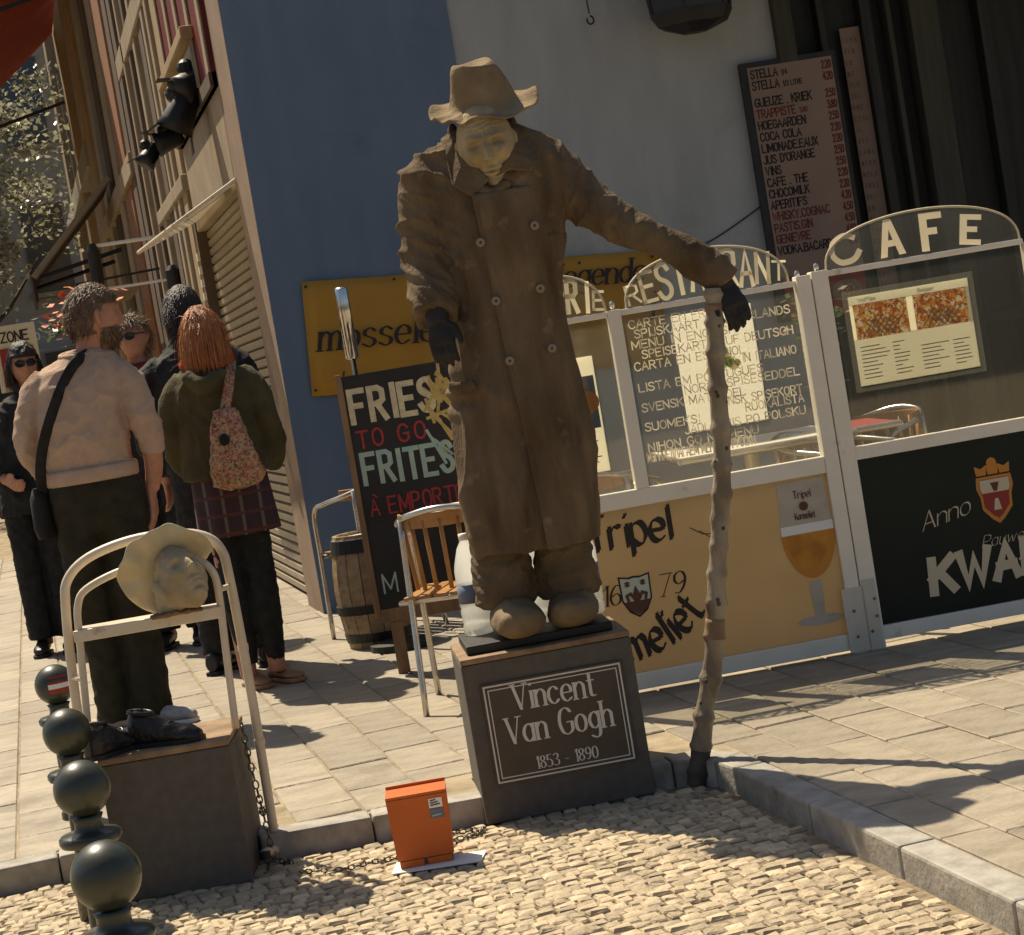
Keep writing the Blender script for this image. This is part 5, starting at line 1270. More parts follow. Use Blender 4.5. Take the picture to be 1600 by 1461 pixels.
for z, m__ in ((.150, 'paper'), (.122, 'blue_sign')):
    yy = -(d0 + (d1 - d0) * (z - .022) / .17) - .0008
    m_ = MB(); yt = yy - .0011; m_.quad((.030, yy - .0006, z), (.066, yy - .0006, z), (.066, yt - .0006, z + .025), (.030, yt - .0006, z + .025)); st_ = m_.build('sticker', m__, ob)
    pn = Pen(yt - .0012)
    for i in range(3 if z > .14 else 1): pn.stroke([(.036, z + .007 + i * .006), (.058 - .005 * i, z + .009 + i * .006)], .003)
    pn.build('sticker_print', 'print_black' if z > .14 else 'print_pale', st_)
tag(MB().add([(-.10, -.075, 0), (.135, -.105, 0), (.155, -.005, 0), (-.085, .045, 0), (-.10, -.075, .003), (.135, -.105, .003), (.155, -.005, .0035), (-.085, .045, .003)], [(3, 2, 1, 0), (4, 5, 6, 7), (0, 1, 5, 4), (1, 2, 6, 5), (2, 3, 7, 6), (3, 0, 4, 7)]).build('paper_sheet', 'paper', None, loc=(.825, 5.30, .0035), rz=-10), 'white paper sheet on cobbles under the orange box', 'paper')
def chain(name, label, P, r=.010, w=.0024):
    P = catmull(P, 12); t = thing(name, label, 'chain', tuple(P[0])); d = 0; last = P[0]; k_ = 0; m_ = MB(); o0 = Vector(P[0])
    for a, b in zip(P, P[1:]):
        d += (b - a).length
        if d >= r * 1.35:
            d = 0; k_ += 1; tn = (b - a).normalized(); ref = Vector((0, 0, 1)) if abs(tn.z) < .8 else Vector((1, 0, 0)); s1 = tn.cross(ref).normalized(); s2 = tn.cross(s1); q = s1 if k_ % 2 else s2
            m_.sweep([b - o0 + tn * r * math.cos(u) + q * r * .6 * math.sin(u) for u in [2 * math.pi * i / 10 for i in range(11)]], w, 6)
    m_.build('links', 'steel_chain', t, True)['kind'] = 'stuff'; return t
chain('chain', 'dark chain lying on cobbles behind the orange box', [(.50, 5.50, .006), (.60, 5.42, .006), (.70, 5.42, .006), (.80, 5.40, .006), (.92, 5.43, .006), (1.02, 5.50, .006), (.97, 5.54, .006), (.90, 5.50, .006), (.99, 5.46, .006), (1.03, 5.53, .008)])

# ------------------------------------------------------------------ left box with chair, fallen head and shoes
lbx = thing('plinth', 'plain grey box beside the green bollards with black shoes on top', 'plinth', (.181, 5.565, 0), -12)
MB().box(-.155, .20, .004, .37, 0, .376).build('body', 'box_grey', lbx, bevel=.004); MB().box(-.155, .20, 0, .372, .3775, .394).build('top_board', 'box_edge', lbx, bevel=.004)
chr_ = thing('tubular_chair', 'cream tubular metal chair frame standing around the plain grey box', 'chair', (.2, 5.75, 0), -10)
def tb(P, r=.0125, nm='tube', k=5): return MB().tube(P, r, 12, k).build(nm, 'cream_tube', chr_, True)
tb([(-.235, .07, .012), (-.218, .06, .30), (-.205, .05, .60), (-.188, .04, .80), (-.168, .04, .875), (-.10, .04, .925), (.02, .04, .952), (.14, .04, .950), (.22, .04, .930), (.262, .04, .885), (.272, .04, .80), (.275, .05, .52), (.272, .06, .25), (.268, .07, .012)], .0135, 'outer_hoop')
tb([(-.178, -.05, .396), (-.165, -.045, .55), (-.152, -.04, .72), (-.142, -.04, .80), (-.11, -.04, .845), (.0, -.04, .880), (.12, -.04, .886), (.20, -.04, .872), (.236, -.04, .835), (.243, -.04, .77), (.235, -.045, .60), (.226, -.05, .396)], .0105, 'inner_hoop')
MB().box(-.165, .243, -.055, .06, .722, .737).build('seat_bar', 'cream_tube', chr_, bevel=.006)
MB().box(-.165, .243, -.060, -.050, .705, .738).build('seat_edge', 'cream_tube', chr_, bevel=.004)
for x, z in ((-.205, .60), (.274, .78)): tb([(x, .05, z), (x + (.045 if x < 0 else -.035), -.045, z)], .008, 'link', 0)
for z in (.33, .60): m_ = MB(); m_.lathe([(.0155, -.008), (.0155, .008)], 12, (.274, .055, z)); m_.build('joint_ring', 'cream_tube', chr_)
tb([(.268, .07, .016), (.262, .0, .03), (.248, -.075, .045)], .0135, 'foot_bar', 3)
m_ = MB(); m_.lathe([(.0155, 0), (.0155, .02)], 12, (.247, -.075, .03)); m_.build('rubber_foot', 'black_rubber', chr_)
chain('chain', 'dark chain hanging down beside the cream tubular chair leg', [(.433, 5.70, .40), (.438, 5.695, .30), (.445, 5.69, .20), (.452, 5.68, .10), (.458, 5.675, .02), (.475, 5.66, .006), (.50, 5.62, .006)], .0125, .0026)

# fallen head with hat on the chair seat
fh = thing('sculpted_head', 'pale sculpted bearded head with wide hat resting on chair seat', 'sculpture', (.2, 5.70, 0), -10)
def basis(u, f_, loc, s_=1):
    z_ = Vector(u).normalized(); f_ = Vector(f_); y_ = -(f_ - z_ * f_.dot(z_)).normalized(); x_ = y_.cross(z_)
    return Matrix(((x_.x, y_.x, z_.x, loc[0]), (x_.y, y_.y, z_.y, loc[1]), (x_.z, y_.z, z_.z, loc[2]), (0, 0, 0, 1))) @ Matrix.Scale(s_, 4)
FM = basis((-.42, .42, .78), (.50, -.80, .25), (.148, -.045, .835), .88)
def rugged(p):
    q = p * 0.96; return q + p.normalized() * (.004 * noise.noise(p * 45))
m_ = MB(); head_grid(m_, FM, 110, 100, rugged, 1.6)
m_.sweep([FM @ Vector((0, .03, -.02)), (.118, .0, .79), (.118, .002, .762), (.118, .002, .744)], [.055, .058, .052, .050], 18, 3)
skin('head', m_, .0028, 'mask_clay', fh, 1, folds(.0012, (40, 40, 40), 4, False))
m_ = MB(); m_.sweep([(.05, -.03, .742), (.09, -.045, .744), (.14, -.045, .743), (.185, -.03, .742)], [(.016, .007)] * 4, 8, 4); skin('neck_cloth', m_, .005, 'hair_brown', fh, 1, folds(.004, (40, 40, 40), 2))
# hat: crown behind, brim framing the face
HB = basis((-.36, .80, .50), (.5, -.6, .3), (.108, .005, .868), .86)
m_ = MB(); rows_ = []
for r_, z, k in ((.080, -.010, 0), (.11, -.008, 1), (.14, -.006, 1), (.158, .0, 1), (.158, .005, 1), (.14, .002, 1), (.11, .002, 1), (.092, .008, 0), (.086, .04, 0), (.076, .07, 0), (.055, .088, 0), (.004, .09, 0)):
    rows_.append([HB @ Vector((r_ * math.cos(t), r_ * math.sin(t), z + (k * (r_ - .08) * (.38 * math.cos(2 * t) + .26 * math.sin(3 * t + 1) + .14 * math.sin(7 * t + 2) + .08 * math.sin(13 * t))))) for t in [2 * math.pi * i / 56 for i in range(56)]])
m_.loft(rows_); o = m_.build('hat', 'mask_hat', fh, True); o.modifiers.new('s', 'SUBSURF').render_levels = 1
# pair of black shoes on the plain box
for i, (x, y, rz_) in enumerate(((.085, 5.67, 128), (.215, 5.655, 62))):
    m_ = MB(); prof = [(-.095, .020, .085), (-.07, .034, .100), (-.03, .036, .092), (.01, .036, .066), (.05, .042, .050), (.09, .038, .042), (.115, .018, .026)]; rows_ = []
    for yy, w_, h_ in prof: rows_.append([(w_ * math.cos(a), -yy, max(.0, h_ * .5 + h_ * .5 * math.sin(a) if math.sin(a) > 0 else h_ * .5 * (1 + max(-1, 1.6 * math.sin(a))))) for a in [2 * math.pi * j / 16 for j in range(16)]])
    m_.loft(rows_); o = skin('shoe', m_, .005, 'shoe_black', None, 4, folds(.0025, (18, 18, 30), i), (x, y, .3945), rz_)
    tag(o, ('worn black shoe on the plain grey box, the one beside the bollards', 'worn black shoe on the plain grey box, the one beside the chain')[i], 'shoe', 'pair of black shoes')
    m_ = MB(); m_.sweep([(.024 * math.cos(a), .055 + .034 * math.sin(a), .094 + .006 * math.sin(a)) for a in [2 * math.pi * j / 18 for j in range(19)]], .0055, 8); m_.build('shoe_collar', 'shoe_black', o, True)
    m_ = MB(); m_.loft([[(w_ * 1.04 * s_, -yy * 1.02, zz) for s_, zz in ((-1, 0), (1, 0), (1, .012), (-1, .012))] for yy, w_, h_ in prof]); m_.build('sole', 'black_rubber', o)
    m_ = MB(); m_.sweep([(-.02, -.02, .05), (.0, -.03, .062), (.025, -.02, .05), (.01, .0, .06), (-.02, .01, .055)], .003, 6, 4); m_.build('lace', 'steel_chain', o, True)

# ------------------------------------------------------------------ bollards
bl = None
def bollard(lab):
    t = thing('bollard', lab, 'bollard', (0, 0, 0), 0, 'green ball-topped bollards in a row')
    MB().lathe([(.052, 0), (.052, .09), (.045, .10), (.045, .13), (.036, .16), (.034, .34), (.040, .36), (.040, .37)], 28).build('shaft', 'bollard', t, True)
    MB().lathe([(.040, .368), (.066, .374), (.070, .382), (.070, .392), (.064, .398), (.035, .402), (.031, .412), (.031, .425), (.036, .436)], 32).build('collar', 'bollard', t, True)
    m_ = MB(); m_.ball((0, 0, .497), .0635, 36, 22); m_.build('ball', 'bollard', t, True); return t
for i, (x, y, lab) in enumerate(((.0, 3.70, 'dark green ball-topped bollard nearest of the row to the road end'), (-.018, 4.633, 'dark green ball-topped bollard second in the row, in front of grey box'), (-.034, 5.53, 'dark green ball-topped bollard beside the left edge of plain grey box'), (-.05, 6.607, 'dark green ball-topped bollard with red and white sticker'))):
    t = bollard(lab) if i == 0 else copy_tree(bl); t['label'] = lab
    if i == 0: bl = t
    t.location = (x, y, 0)
    if i == 3:
        for k_, (z0, z1, m__) in enumerate(((.505, .53, 'print_red'), (.49, .505, 'white'), (.475, .49, 'print_red'))):
            m_ = MB(); rows_ = [[(.0645 * math.cos(th) * math.cos(la), .0645 * math.sin(th) * math.cos(la), .497 + .0645 * math.sin(la)) for th in [R(-110 + 9 * j) for j in range(8)]] for la in (math.asin((z0 - .497) / .0645), math.asin((z1 - .497) / .0645))]
            m_.loft(rows_, False, False); m_.build('sticker', m__, t, True)
        pass

# ------------------------------------------------------------------ people
def person(label, loc, rz, ht=1.0):
    p = thing('person', label, 'person', (loc[0], loc[1], K), rz, 'passers-by in the street'); return p
def shoe(par, x, y, rz_, m_, L=.27, sole='trainer_sole', h=.092, z=.0):
    a = MB(); prof = [(.35, .030, .9), (.28, .038, 1.0), (.08, .036, .95), (-.12, .040, .72), (-.35, .046, .55), (-.52, .038, .46), (-.60, .016, .34)]
    rows_ = []
    for t, w_, hh in prof:
        rows_.append([(w_ * math.cos(u), t * L, max(.014, .014 + h * hh * (.5 + .5 * math.sin(u)))) for u in [2 * math.pi * j / 14 for j in range(14)]])
    a.loft(rows_); o = skin('shoe', a, .0075, m_, par, 2, folds(.0015, (30, 30, 30), 1), (x, y, z), rz_)
    a = MB(); a.loft([[(w_ * 1.08 * s_, t * L * 1.02, zz) for s_, zz in ((-1, 0), (1, 0), (1, .018), (-1, .018))] for t, w_, hh in prof]); a.build('sole', sole, o, bevel=.004)
    return o

# --- man in pinkish jumper, seen from behind, looking right
p = person('bearded man in pinkish jumper with black shoulder strap, seen from behind', (.27, 8.18), -13)
HM = Matrix.Translation((.062, .02, 1.622)) @ Matrix.Rotation(R(118), 4, 'Z') @ Matrix.Scale(1.12, 4)
b = MB(); head_grid(b, HM, 72, 64, None, 1.25); b.sweep([(.05, .02, 1.56), (.02, .02, 1.45)], [.062, .07], 16)
b.rings([(-.04, 0, .90, .155, .115), (-.05, 0, 1.05, .165, .12), (-.05, 0, 1.2, .17, .12), (-.035, 0, 1.35, .185, .115), (-.02, .0, 1.42, .16, .09), (0, .01, 1.47, .09, .07)], 24)
b.sweep([(.09, 0, 1.40), (.15, -.005, 1.33), (.182, -.013, 1.2), (.196, .005, 1.08), (.188, .02, 1.0), (.165, .03, .92)], [.045, .045, .04, .040, .036, .028], 12, 4); hand(b, (.162, .03, .92), (-.06, .02, -1), (0, 1, .1), 1.1, .35)
b.sweep([(-.19, 0, 1.38), (-.26, .02, 1.18), (-.235, .12, 1.02), (-.20, .2, .98)], [.05, .045, .036, .028], 12, 4); hand(b, (-.20, .2, .98), (.2, 1, -.1), (0, 0, 1), 1.0, .5)
for x in (-.115, .035): b.sweep([(x, 0, .92), (x - .01, .0, .5), (x, .02, .06)], [.085, .06, .045], 12, 4)
skin('body', b, .0055, 'skin', p, 2)
kp = lambda q: (q.z > .045 and q.y > -.075) or (q.y > -.005 and q.z > -.055 and not (abs(q.x) > .060 and q.y < .03 and q.z < .02))
hs_ = hair_shell(HM, kp, .006, .003, 30); st_ = strands(HM, kp, 2200, .024, .0034, .008, (0, .5, -.5), .4, 3, .30, 1.07, .2); hs_.add(st_.v, st_.f); hs_.build('hair', 'hair_brown', p, True)
hair_shell(HM, lambda q: q.y < .0 and q.z < -.038 and not (abs(q.x) < .022 and -.066 < q.z < -.05), .004, .002, 40).build('beard', 'hair_brown', p, True)
strands(HM, lambda q: q.y < .012 and q.z < -.036 and not (abs(q.x) < .02 and -.066 < q.z < -.05), 700, .028, .003, .006, (0, -.2, -.6), .3, 4, .5).build('beard', 'hair_brown', p, True)
b = MB(); b.rings([(-.052, 0, 1.005, .172, .140), (-.053, 0, 1.03, .178, .146), (-.053, 0, 1.06, .166, .138), (-.054, -.01, 1.15, .172, .150), (-.048, -.01, 1.25, .168, .148), (-.035, -.005, 1.36, .175, .138), (-.022, 0, 1.43, .175, .112), (-.005, .01, 1.475, .125, .085), (.01, .015, 1.50, .082, .075)], 36)
b.sweep([(.09, 0, 1.405), (.150, -.005, 1.34), (.182, -.015, 1.22), (.200, -.005, 1.13), (.196, .01, 1.075)], [.068, .070, .062, .056, .048], 18, 4)
b.sweep([(-.15, 0, 1.405), (-.215, 0, 1.34), (-.265, .0, 1.22), (-.272, .04, 1.12), (-.235, .11, 1.04)], [.068, .070, .062, .056, .048], 18, 4)
def jd(c, n): return .009 * crease(Vector((c.x * 5 + c.z * 4, c.y * 4, c.z * 8 - c.x * 6)), 3) + .003 * noise.noise(c * 24)
jm = skin('jumper', b, .0075, 'jumper', p, 3, jd)
b = MB(); b.sweep([(-.005 + .088 * math.cos(a), .012 + .078 * math.sin(a), 1.492 + .012 * math.sin(a)) for a in [2 * math.pi * i / 20 for i in range(21)]], .012, 8); b.build('neckband', 'jumper', jm, True)
b = MB(); b.rings([(-.052, 0, .992, .176, .144), (-.052, 0, 1.0, .183, .150), (-.053, 0, 1.04, .186, .153), (-.053, 0, 1.052, .180, .148)], 40); b.build('hem_band', 'jumper', jm, True)
b = MB(); b.rings([(-.045, 0, .80, .165, .125), (-.045, 0, .88, .182, .14), (-.05, 0, .96, .183, .142), (-.052, 0, 1.04, .172, .132)], 32)
b.sweep([(-.122, 0, .88), (-.135, -.01, .65), (-.135, 0, .48), (-.125, .02, .25), (-.125, .02, .045)], [(.098, .115), (.088, .10), (.078, .085), (.075, .085), (.078, .092)], 20, 4)
b.sweep([(.035, 0, .88), (.035, -.01, .65), (.025, 0, .48), (.025, .01, .25), (.022, .01, .045)], [(.098, .115), (.088, .10), (.078, .085), (.075, .085), (.078, .092)], 20, 4)
tm = skin('trousers', b, .0095, 'trousers_olive', p, 3, folds(.006, (8, 8, 9), 5))
shoe(p, -.105, .0, 80, 'trainer'); shoe(p, .045, -.02, 72, 'trainer')
b = MB(); SPt = [(.055, .02, 1.495), (.0, -.10, 1.47), (-.06, -.142, 1.40), (-.13, -.155, 1.28), (-.195, -.135, 1.15), (-.235, -.08, 1.03), (-.245, .0, .93)]
b.sweep(SPt, [(.004, .021)] * 7, 8, 5, side=(0, -1, 0)); b.build('shoulder_strap', 'black_cloth', p, True)
b = MB(); b.rings([(-.265, .03, .80, .04, .09), (-.265, .03, .84, .05, .11), (-.262, .03, .96, .05, .105), (-.26, .03, 1.0, .035, .085)], 20); b.build('shoulder_bag', 'black_cloth', p, True)

# --- ginger-haired woman with flowered bag, seen from behind
p = person('ginger-haired woman in olive coat carrying a flowered shoulder bag', (.80, 8.67), -13)
HM = Matrix.Translation((-.02, 0, 1.495)) @ Matrix.Rotation(R(196), 4, 'Z')
b = MB(); head_grid(b, HM, 48, 40); b.sweep([(-.02, 0, 1.44), (-.02, .0, 1.34)], [.05, .055], 14)
b.rings([(-.01, 0, .80, .15, .11), (-.01, 0, 1.0, .13, .10), (-.015, 0, 1.15, .14, .10), (-.02, 0, 1.28, .15, .09), (-.02, .0, 1.36, .08, .06)], 24)
for s_, x in ((-1, -.17), (1, .14)):
    b.sweep([(x, 0, 1.28), (x + s_ * .030, .0, 1.05), (x + s_ * .0, .12, .96), (x - s_ * .03, .17, .95)], [.045, .04, .03, .024], 12, 4); hand(b, (x - s_ * .03, .17, .95), (-s_, .3, -.2), (0, .3, 1), .9, .6)
for x in (-.075, .05): b.sweep([(x, 0, .82), (x, .0, .45), (x, .01, .05)], [.08, .055, .036], 12, 4)
skin('body', b, .0085, 'skin', p, 2)
def bob(q):
    if q.z < 0: q = q.copy(); k_ = min(1, -q.z / .1); q.x *= 1 + .28 * k_; q.y = q.y * (1 + .25 * k_) + .01 * k_; q.z *= .98
    return q
def hairb(q): return q.y > -.055 or q.z > .07
b = hair_shell(HM, hairb, .018, .004, 16, hang=bob, n=64, m=44); st_ = strands(HM, lambda q: q.z > -.02 and hairb(q), 3000, .135, .005, .020, (0, .10, -.45), 1.3, 5, .14, 1.16, .13); b.add(st_.v, st_.f); b.build('hair', 'hair_ginger', p, True)
b = MB(); b.sweep([(-.02 + .085 * math.cos(a), .005 + .08 * math.sin(a), 1.385 + .012 * math.sin(2 * a)) for a in [2 * math.pi * i / 20 for i in range(21)]], [(.034, .024)] * 21, 10); skin('scarf', b, .008, 'scarf_orange', p, 1, folds(.005, (26, 26, 26), 2))
b = MB(); b.rings([(-.015, 0, .905, .188, .150), (-.015, 0, .95, .188, .15), (-.015, 0, 1.08, .175, .14), (-.02, 0, 1.2, .180, .135), (-.022, 0, 1.29, .182, .12), (-.022, 0, 1.345, .14, .10), (-.02, .0, 1.39, .085, .08)], 36)
b.sweep([(-.12, 0, 1.315), (-.186, 0, 1.24), (-.205, .0, 1.10), (-.195, .07, .98), (-.165, .13, .945)], [.066, .070, .064, .058, .050], 18, 4)
b.sweep([(.085, 0, 1.315), (.150, 0, 1.24), (.180, .0, 1.10), (.182, .07, .97), (.155, .13, .935)], [.066, .070, .064, .058, .050], 18, 4)
b.sweep([(-.10, -.10, 1.335), (-.02, -.145, 1.285), (.06, -.10, 1.335)], [(.025, .035), (.035, .055), (.025, .035)], 14, 5)
ct = skin('coat', b, .009, 'olive_coat', p, 3, folds(.008, (7, 7, 5), 8))
b = MB(); b.rings([(-.01, 0, .655, .170, .14), (-.01, 0, .70, .168, .138), (-.015, 0, .92, .160, .13), (-.015, 0, .97, .14, .12)], 48, lambda z, th: .05 * math.sin(9 * th) * max(0, (.97 - z) * 4)); b.build('skirt', 'plaid', p, True)
b = MB()
for x in (-.068, .048): b.sweep([(x, 0, .80), (x, .0, .55), (x + .005, -.012, .32), (x + .005, .01, .10)], [.080, .066, .060, .036], 16, 4)
skin('leggings', b, .008, 'black_cloth', p, 2, folds(.003, (14, 14, 18), 2))
shoe(p, -.055, .02, 25, 'tan_leather', .23, 'tan_leather', .055); shoe(p, .06, .05, 40, 'tan_leather', .23, 'tan_leather', .055)
bag = tag(bpy.data.objects.new('shoulder_bag', None), 'flowered cloth shoulder bag hanging on the ginger-haired woman', 'bag'); col.objects.link(bag); bag.location = (.80, 8.67, K); bag.rotation_euler.z = R(-13)
b = MB(); b.sweep([(.045, -.185, 1.185), (.045, -.20, 1.14), (.045, -.205, 1.04), (.05, -.205, .94), (.06, -.20, .885), (.06, -.19, .865)], [(.045, .018), (.062, .032), (.085, .045), (.105, .05), (.108, .045), (.09, .025)], 22, 4, side=(1, 0, -.25)); skin('pouch', b, .008, 'floral', bag, 2, folds(.007, (12, 12, 12), 3))
b = MB(); b.sweep([(.045, -.185, 1.18), (.07, -.150, 1.27), (.085, -.10, 1.345), (.08, .0, 1.378)], [(.022, .005)] * 4, 8, 5, side=(1, 0, 0)); b.build('strap', 'floral', bag, True)
b = MB(); b.ball((.03, -.252, 1.06), (.022, .008, .026), 10, 6); b.build('dark_patch', 'black_cloth', bag, True)

# --- dark-jacketed man on the far side of the woman
p = person('dark-haired man in black jacket half hidden behind the ginger woman', (.775, 9.35), -13)
HM = Matrix.Translation((-.0, .02, 1.632)) @ Matrix.Rotation(R(170), 4, 'Z') @ Matrix.Scale(1.06, 4)
b = MB(); head_grid(b, HM, 48, 40); b.sweep([(0, .02, 1.56), (0, .02, 1.45)], [.058, .062], 14)
b.rings([(0, 0, .9, .15, .11), (0, 0, 1.2, .16, .11), (0, 0, 1.38, .17, .10), (0, 0, 1.46, .08, .07)], 20)
for s_ in (-1, 1):
    b.sweep([(s_ * .18, 0, 1.38), (s_ * .23, 0, 1.12), (s_ * .22, .08, .90)], [.05, .045, .03], 12, 4); hand(b, (s_ * .22, .08, .90), (0, .2, -1), (-s_ * .2, 1, 0), 1, .4); b.sweep([(s_ * .09, 0, .92), (s_ * .1, 0, .5), (s_ * .1, .01, .05)], [.085, .06, .045], 12, 4)
skin('body', b, .009, 'skin', p, 2)
kp = lambda q: q.y > -.04 and q.z > -.07 or q.z > .06
b = hair_shell(HM, kp, .010, .004, 28); st_ = strands(HM, kp, 1900, .042, .004, .010, (.2, .4, -.5), .6, 6, .3, 1.09, .2); b.add(st_.v, st_.f); b.build('hair', 'hair_dark', p, True)
b = MB(); b.rings([(0, 0, .93, .19, .145), (0, 0, 1.05, .19, .15), (0, 0, 1.2, .195, .145), (0, 0, 1.36, .205, .13), (0, 0, 1.43, .175, .11), (0, .01, 1.49, .10, .085), (0, .02, 1.53, .085, .08)], 36)
for s_ in (-1, 1): b.sweep([(s_ * .13, 0, 1.41), (s_ * .205, 0, 1.34), (s_ * .24, 0, 1.2), (s_ * .245, .02, 1.06), (s_ * .225, .07, .93)], [.07, .078, .07, .063, .052], 18, 4)
skin('jacket', b, .010, 'black_cloth', p, 3, folds(.009, (7, 7, 10), 4))
b = MB()
for s_ in (-1, 1): b.sweep([(s_ * .085, 0, .98), (s_ * .10, 0, .6), (s_ * .105, .01, .3), (s_ * .105, .01, .09)], [(.10, .12), (.088, .1), (.078, .085), (.08, .09)], 18, 4)
skin('trousers', b, .010, 'denim_dark', p, 2, folds(.006, (9, 9, 12), 7))
for s_ in (-1, 1): shoe(p, s_ * .105, .0, 160 if s_ < 0 else 190, 'shoe_black', .28, 'black_rubber')

def glasses(par, HM, m='lens'):
    b = MB()
    for s_ in (-1, 1): b.sweep([HM @ Vector((s_ * .031 + .026 * math.cos(a), -.094 + .006 * abs(math.cos(a)), .010 + .020 * math.sin(a))) for a in [0]] + [HM @ Vector((s_ * .031, -.090, .010))], [.001, .001], 6); b.add([HM @ Vector((s_ * .031 + .027 * math.cos(a), -.099 + (.010 if s_ * math.cos(a) > .6 else 0), .008 + .021 * math.sin(a))) for a in [2 * math.pi * i / 16 for i in range(16)]], [tuple(range(16))])
    b.sweep([HM @ Vector((x, y, .016)) for x, y in ((-.076, .01), (-.070, -.06), (-.055, -.09), (0, -.103), (.055, -.09), (.070, -.06), (.076, .01))], .003, 6)
    o = b.build('sunglasses', m, par); s_ = o.modifiers.new('t', 'SOLIDIFY'); s_.thickness = .003
# --- face between the two: person coming this way
p = person('fair-haired person in sunglasses and red scarf walking this way', (.53, 10.75), -13)
HM = Matrix.Translation((.085, 0, 1.612)) @ Matrix.Rotation(R(-18), 4, 'Z')
b = MB(); head_grid(b, HM, 56, 48); b.sweep([(.085, .02, 1.55), (.08, .02, 1.42)], [.05, .055], 14)
b.rings([(.08, 0, .9, .15, .11), (.08, 0, 1.2, .15, .11), (.08, 0, 1.36, .16, .10), (.08, 0, 1.43, .08, .07)], 20)
for s_ in (-1, 1):
    b.sweep([(.08 + s_ * .17, 0, 1.36), (.08 + s_ * .21, 0, 1.1), (.08 + s_ * .2, -.08, .90)], [.048, .042, .03], 12, 4); hand(b, (.08 + s_ * .2, -.08, .90), (0, -.2, -1), (-s_ * .2, -1, 0), 1, .4); b.sweep([(.08 + s_ * .085, 0, .92), (.08 + s_ * .09, 0, .5), (.08 + s_ * .09, .01, .05)], [.08, .06, .045], 12, 4)
skin('body', b, .008, 'skin', p, 1)
b = hair_shell(HM, lambda q: q.z > .055 or q.y > .0, .008, .004, 26); st_ = strands(HM, lambda q: q.z > .05 or q.y > .0, 1000, .06, .004, .012, (.2, .2, -.4), .5, 8, .4); b.add(st_.v, st_.f); b.build('hair', 'hair_fair', p, True); glasses(p, HM)
b = MB(); b.sweep([(.08 + .075 * math.cos(a), .01 + .07 * math.sin(a), 1.455) for a in [2 * math.pi * i / 16 for i in range(17)]], [(.03, .024)] * 17, 10); b.sweep([(.07, -.09, 1.43), (.08, -.125, 1.32), (.085, -.13, 1.2)], [(.03, .014)] * 3, 8, 4); skin('scarf', b, .009, 'scarf_red', p, 1, folds(.006, (24, 24, 20), 5))
b = MB(); b.rings([(.08, 0, .85, .18, .14), (.08, 0, 1.1, .175, .14), (.08, 0, 1.33, .19, .125), (.08, 0, 1.4, .15, .1), (.08, .01, 1.45, .08, .08)], 32)
for s_ in (-1, 1): b.sweep([(.08 + s_ * .12, 0, 1.37), (.08 + s_ * .19, 0, 1.3), (.08 + s_ * .22, 0, 1.15), (.08 + s_ * .215, -.05, .95)], [.066, .072, .066, .05], 16, 4)
skin('jacket', b, .010, 'black_cloth', p, 2, folds(.008, (7, 7, 10), 9))
b = MB()
for s_ in (-1, 1): b.sweep([(.08 + s_ * .08, 0, .95), (.08 + s_ * .09, 0, .5), (.08 + s_ * .09, .01, .09)], [(.095, .11), (.08, .09), (.075, .085)], 16, 4)
skin('trousers', b, .010, 'denim_dark', p, 2, folds(.006, (9, 9, 12), 3))
for s_ in (-1, 1): shoe(p, .08 + s_ * .09, -.03, s_ * 8, 'shoe_black', .27, 'black_rubber')
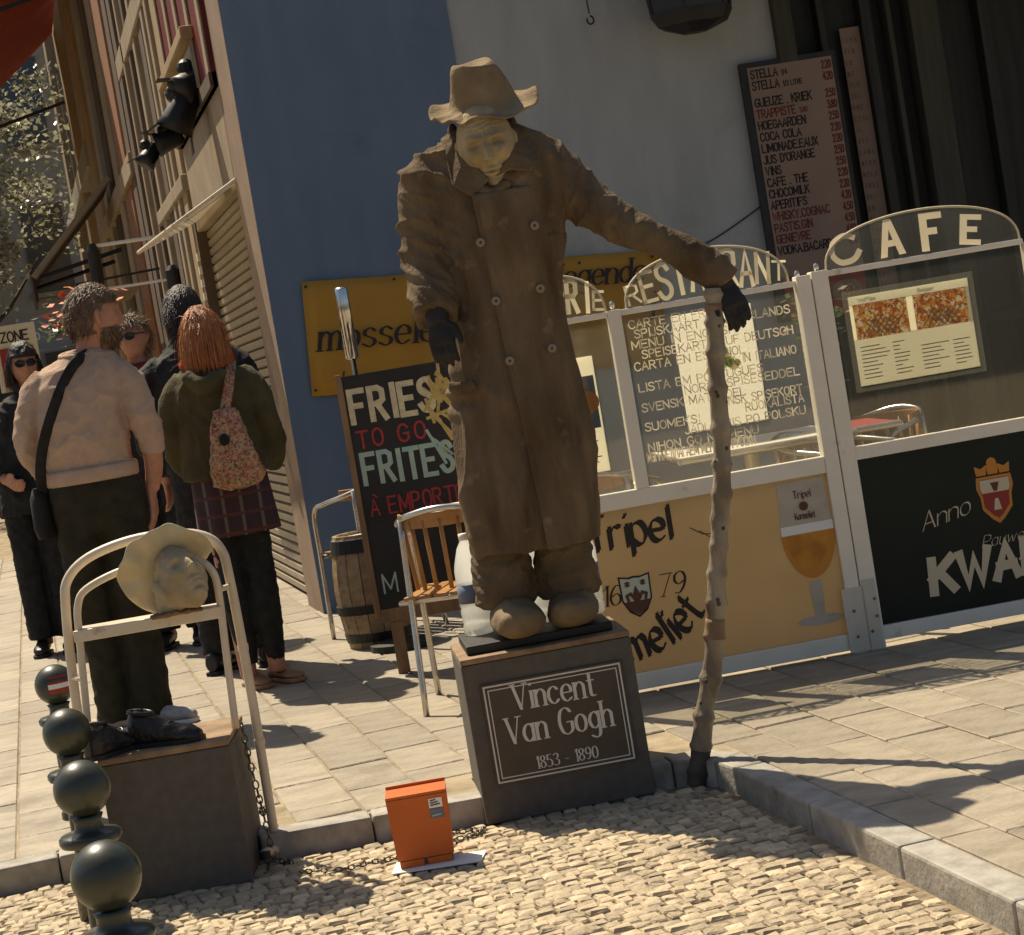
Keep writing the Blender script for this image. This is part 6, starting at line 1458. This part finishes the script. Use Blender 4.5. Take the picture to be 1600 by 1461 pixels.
# --- woman in black on the left
p = person('dark-haired woman in sunglasses and black coat holding a white bag', (-.10, 11.55), -13)
HM = Matrix.Translation((.155, 0, 1.585)) @ Matrix.Rotation(R(20), 4, 'Z')
b = MB(); head_grid(b, HM, 56, 48); b.sweep([(.15, .02, 1.52), (.13, .02, 1.40)], [.05, .055], 14)
b.rings([(.08, 0, .9, .15, .11), (.10, 0, 1.2, .15, .11), (.12, 0, 1.34, .16, .10), (.14, 0, 1.41, .08, .07)], 20)
b.sweep([(-.02, 0, 1.33), (-.08, 0, 1.1), (-.02, -.12, .98)], [.048, .042, .03], 12, 4); hand(b, (-.02, -.12, .98), (.6, -.7, -.3), (0, -.3, 1), 1, .5)
b.sweep([(.27, 0, 1.33), (.31, 0, 1.1), (.28, -.1, .95)], [.048, .042, .03], 12, 4); hand(b, (.28, -.1, .95), (-.1, -.5, -1), (-1, -.3, 0), 1, .7)
for x in (.0, .15): b.sweep([(x, 0, .92), (x, 0, .5), (x, .01, .05)], [.08, .06, .045], 12, 4)
skin('body', b, .008, 'skin', p, 1)
hair_shell(HM, lambda q: q.z > .04 or q.y > -.02, .018, .008, 26, hang=lambda q: Vector((q.x * (1.05 if q.z < 0 else 1), q.y, q.z * (1.5 if q.z < 0 else 1)))).build('hair', 'hair_dark', p, True); strands(HM, lambda q: q.z > -.02 and q.y > -.02, 1600, .15, .005, .020, (0, .05, -.5), 1.2, 15, .12, 1.18, .12).build('hair', 'hair_dark', p, True); glasses(p, HM)
b = MB(); b.rings([(.08, 0, .78, .19, .15), (.09, 0, 1.0, .18, .14), (.11, 0, 1.3, .19, .125), (.13, 0, 1.39, .14, .1), (.145, .01, 1.44, .08, .08)], 32)
b.sweep([(.03, 0, 1.35), (-.05, 0, 1.27), (-.085, 0, 1.12), (-.03, -.1, 1.0)], [.066, .072, .066, .05], 16, 4); b.sweep([(.24, 0, 1.35), (.30, 0, 1.27), (.325, 0, 1.12), (.29, -.09, .98)], [.066, .072, .066, .05], 16, 4)
skin('coat', b, .010, 'black_cloth', p, 2, folds(.010, (7, 7, 9), 12))
b = MB()
for x in (-.005, .155): b.sweep([(x, 0, .9), (x, 0, .5), (x, .01, .09)], [(.095, .11), (.08, .09), (.075, .085)], 16, 4)
skin('trousers', b, .010, 'black_cloth', p, 2, folds(.006, (9, 9, 12), 13))
for x in (-.005, .155): shoe(p, x, -.03, 5, 'shoe_black', .26, 'black_rubber')
wb_ = tag(MB().prism([(.20, .92), (.36, .90), (.37, 1.16), (.21, 1.18)], -.20, -.14).build('carrier_bag', 'paper', None, bevel=.01, loc=(-.10, 11.55, K), rz=-13), 'white carrier bag held by the woman in black coat', 'bag')
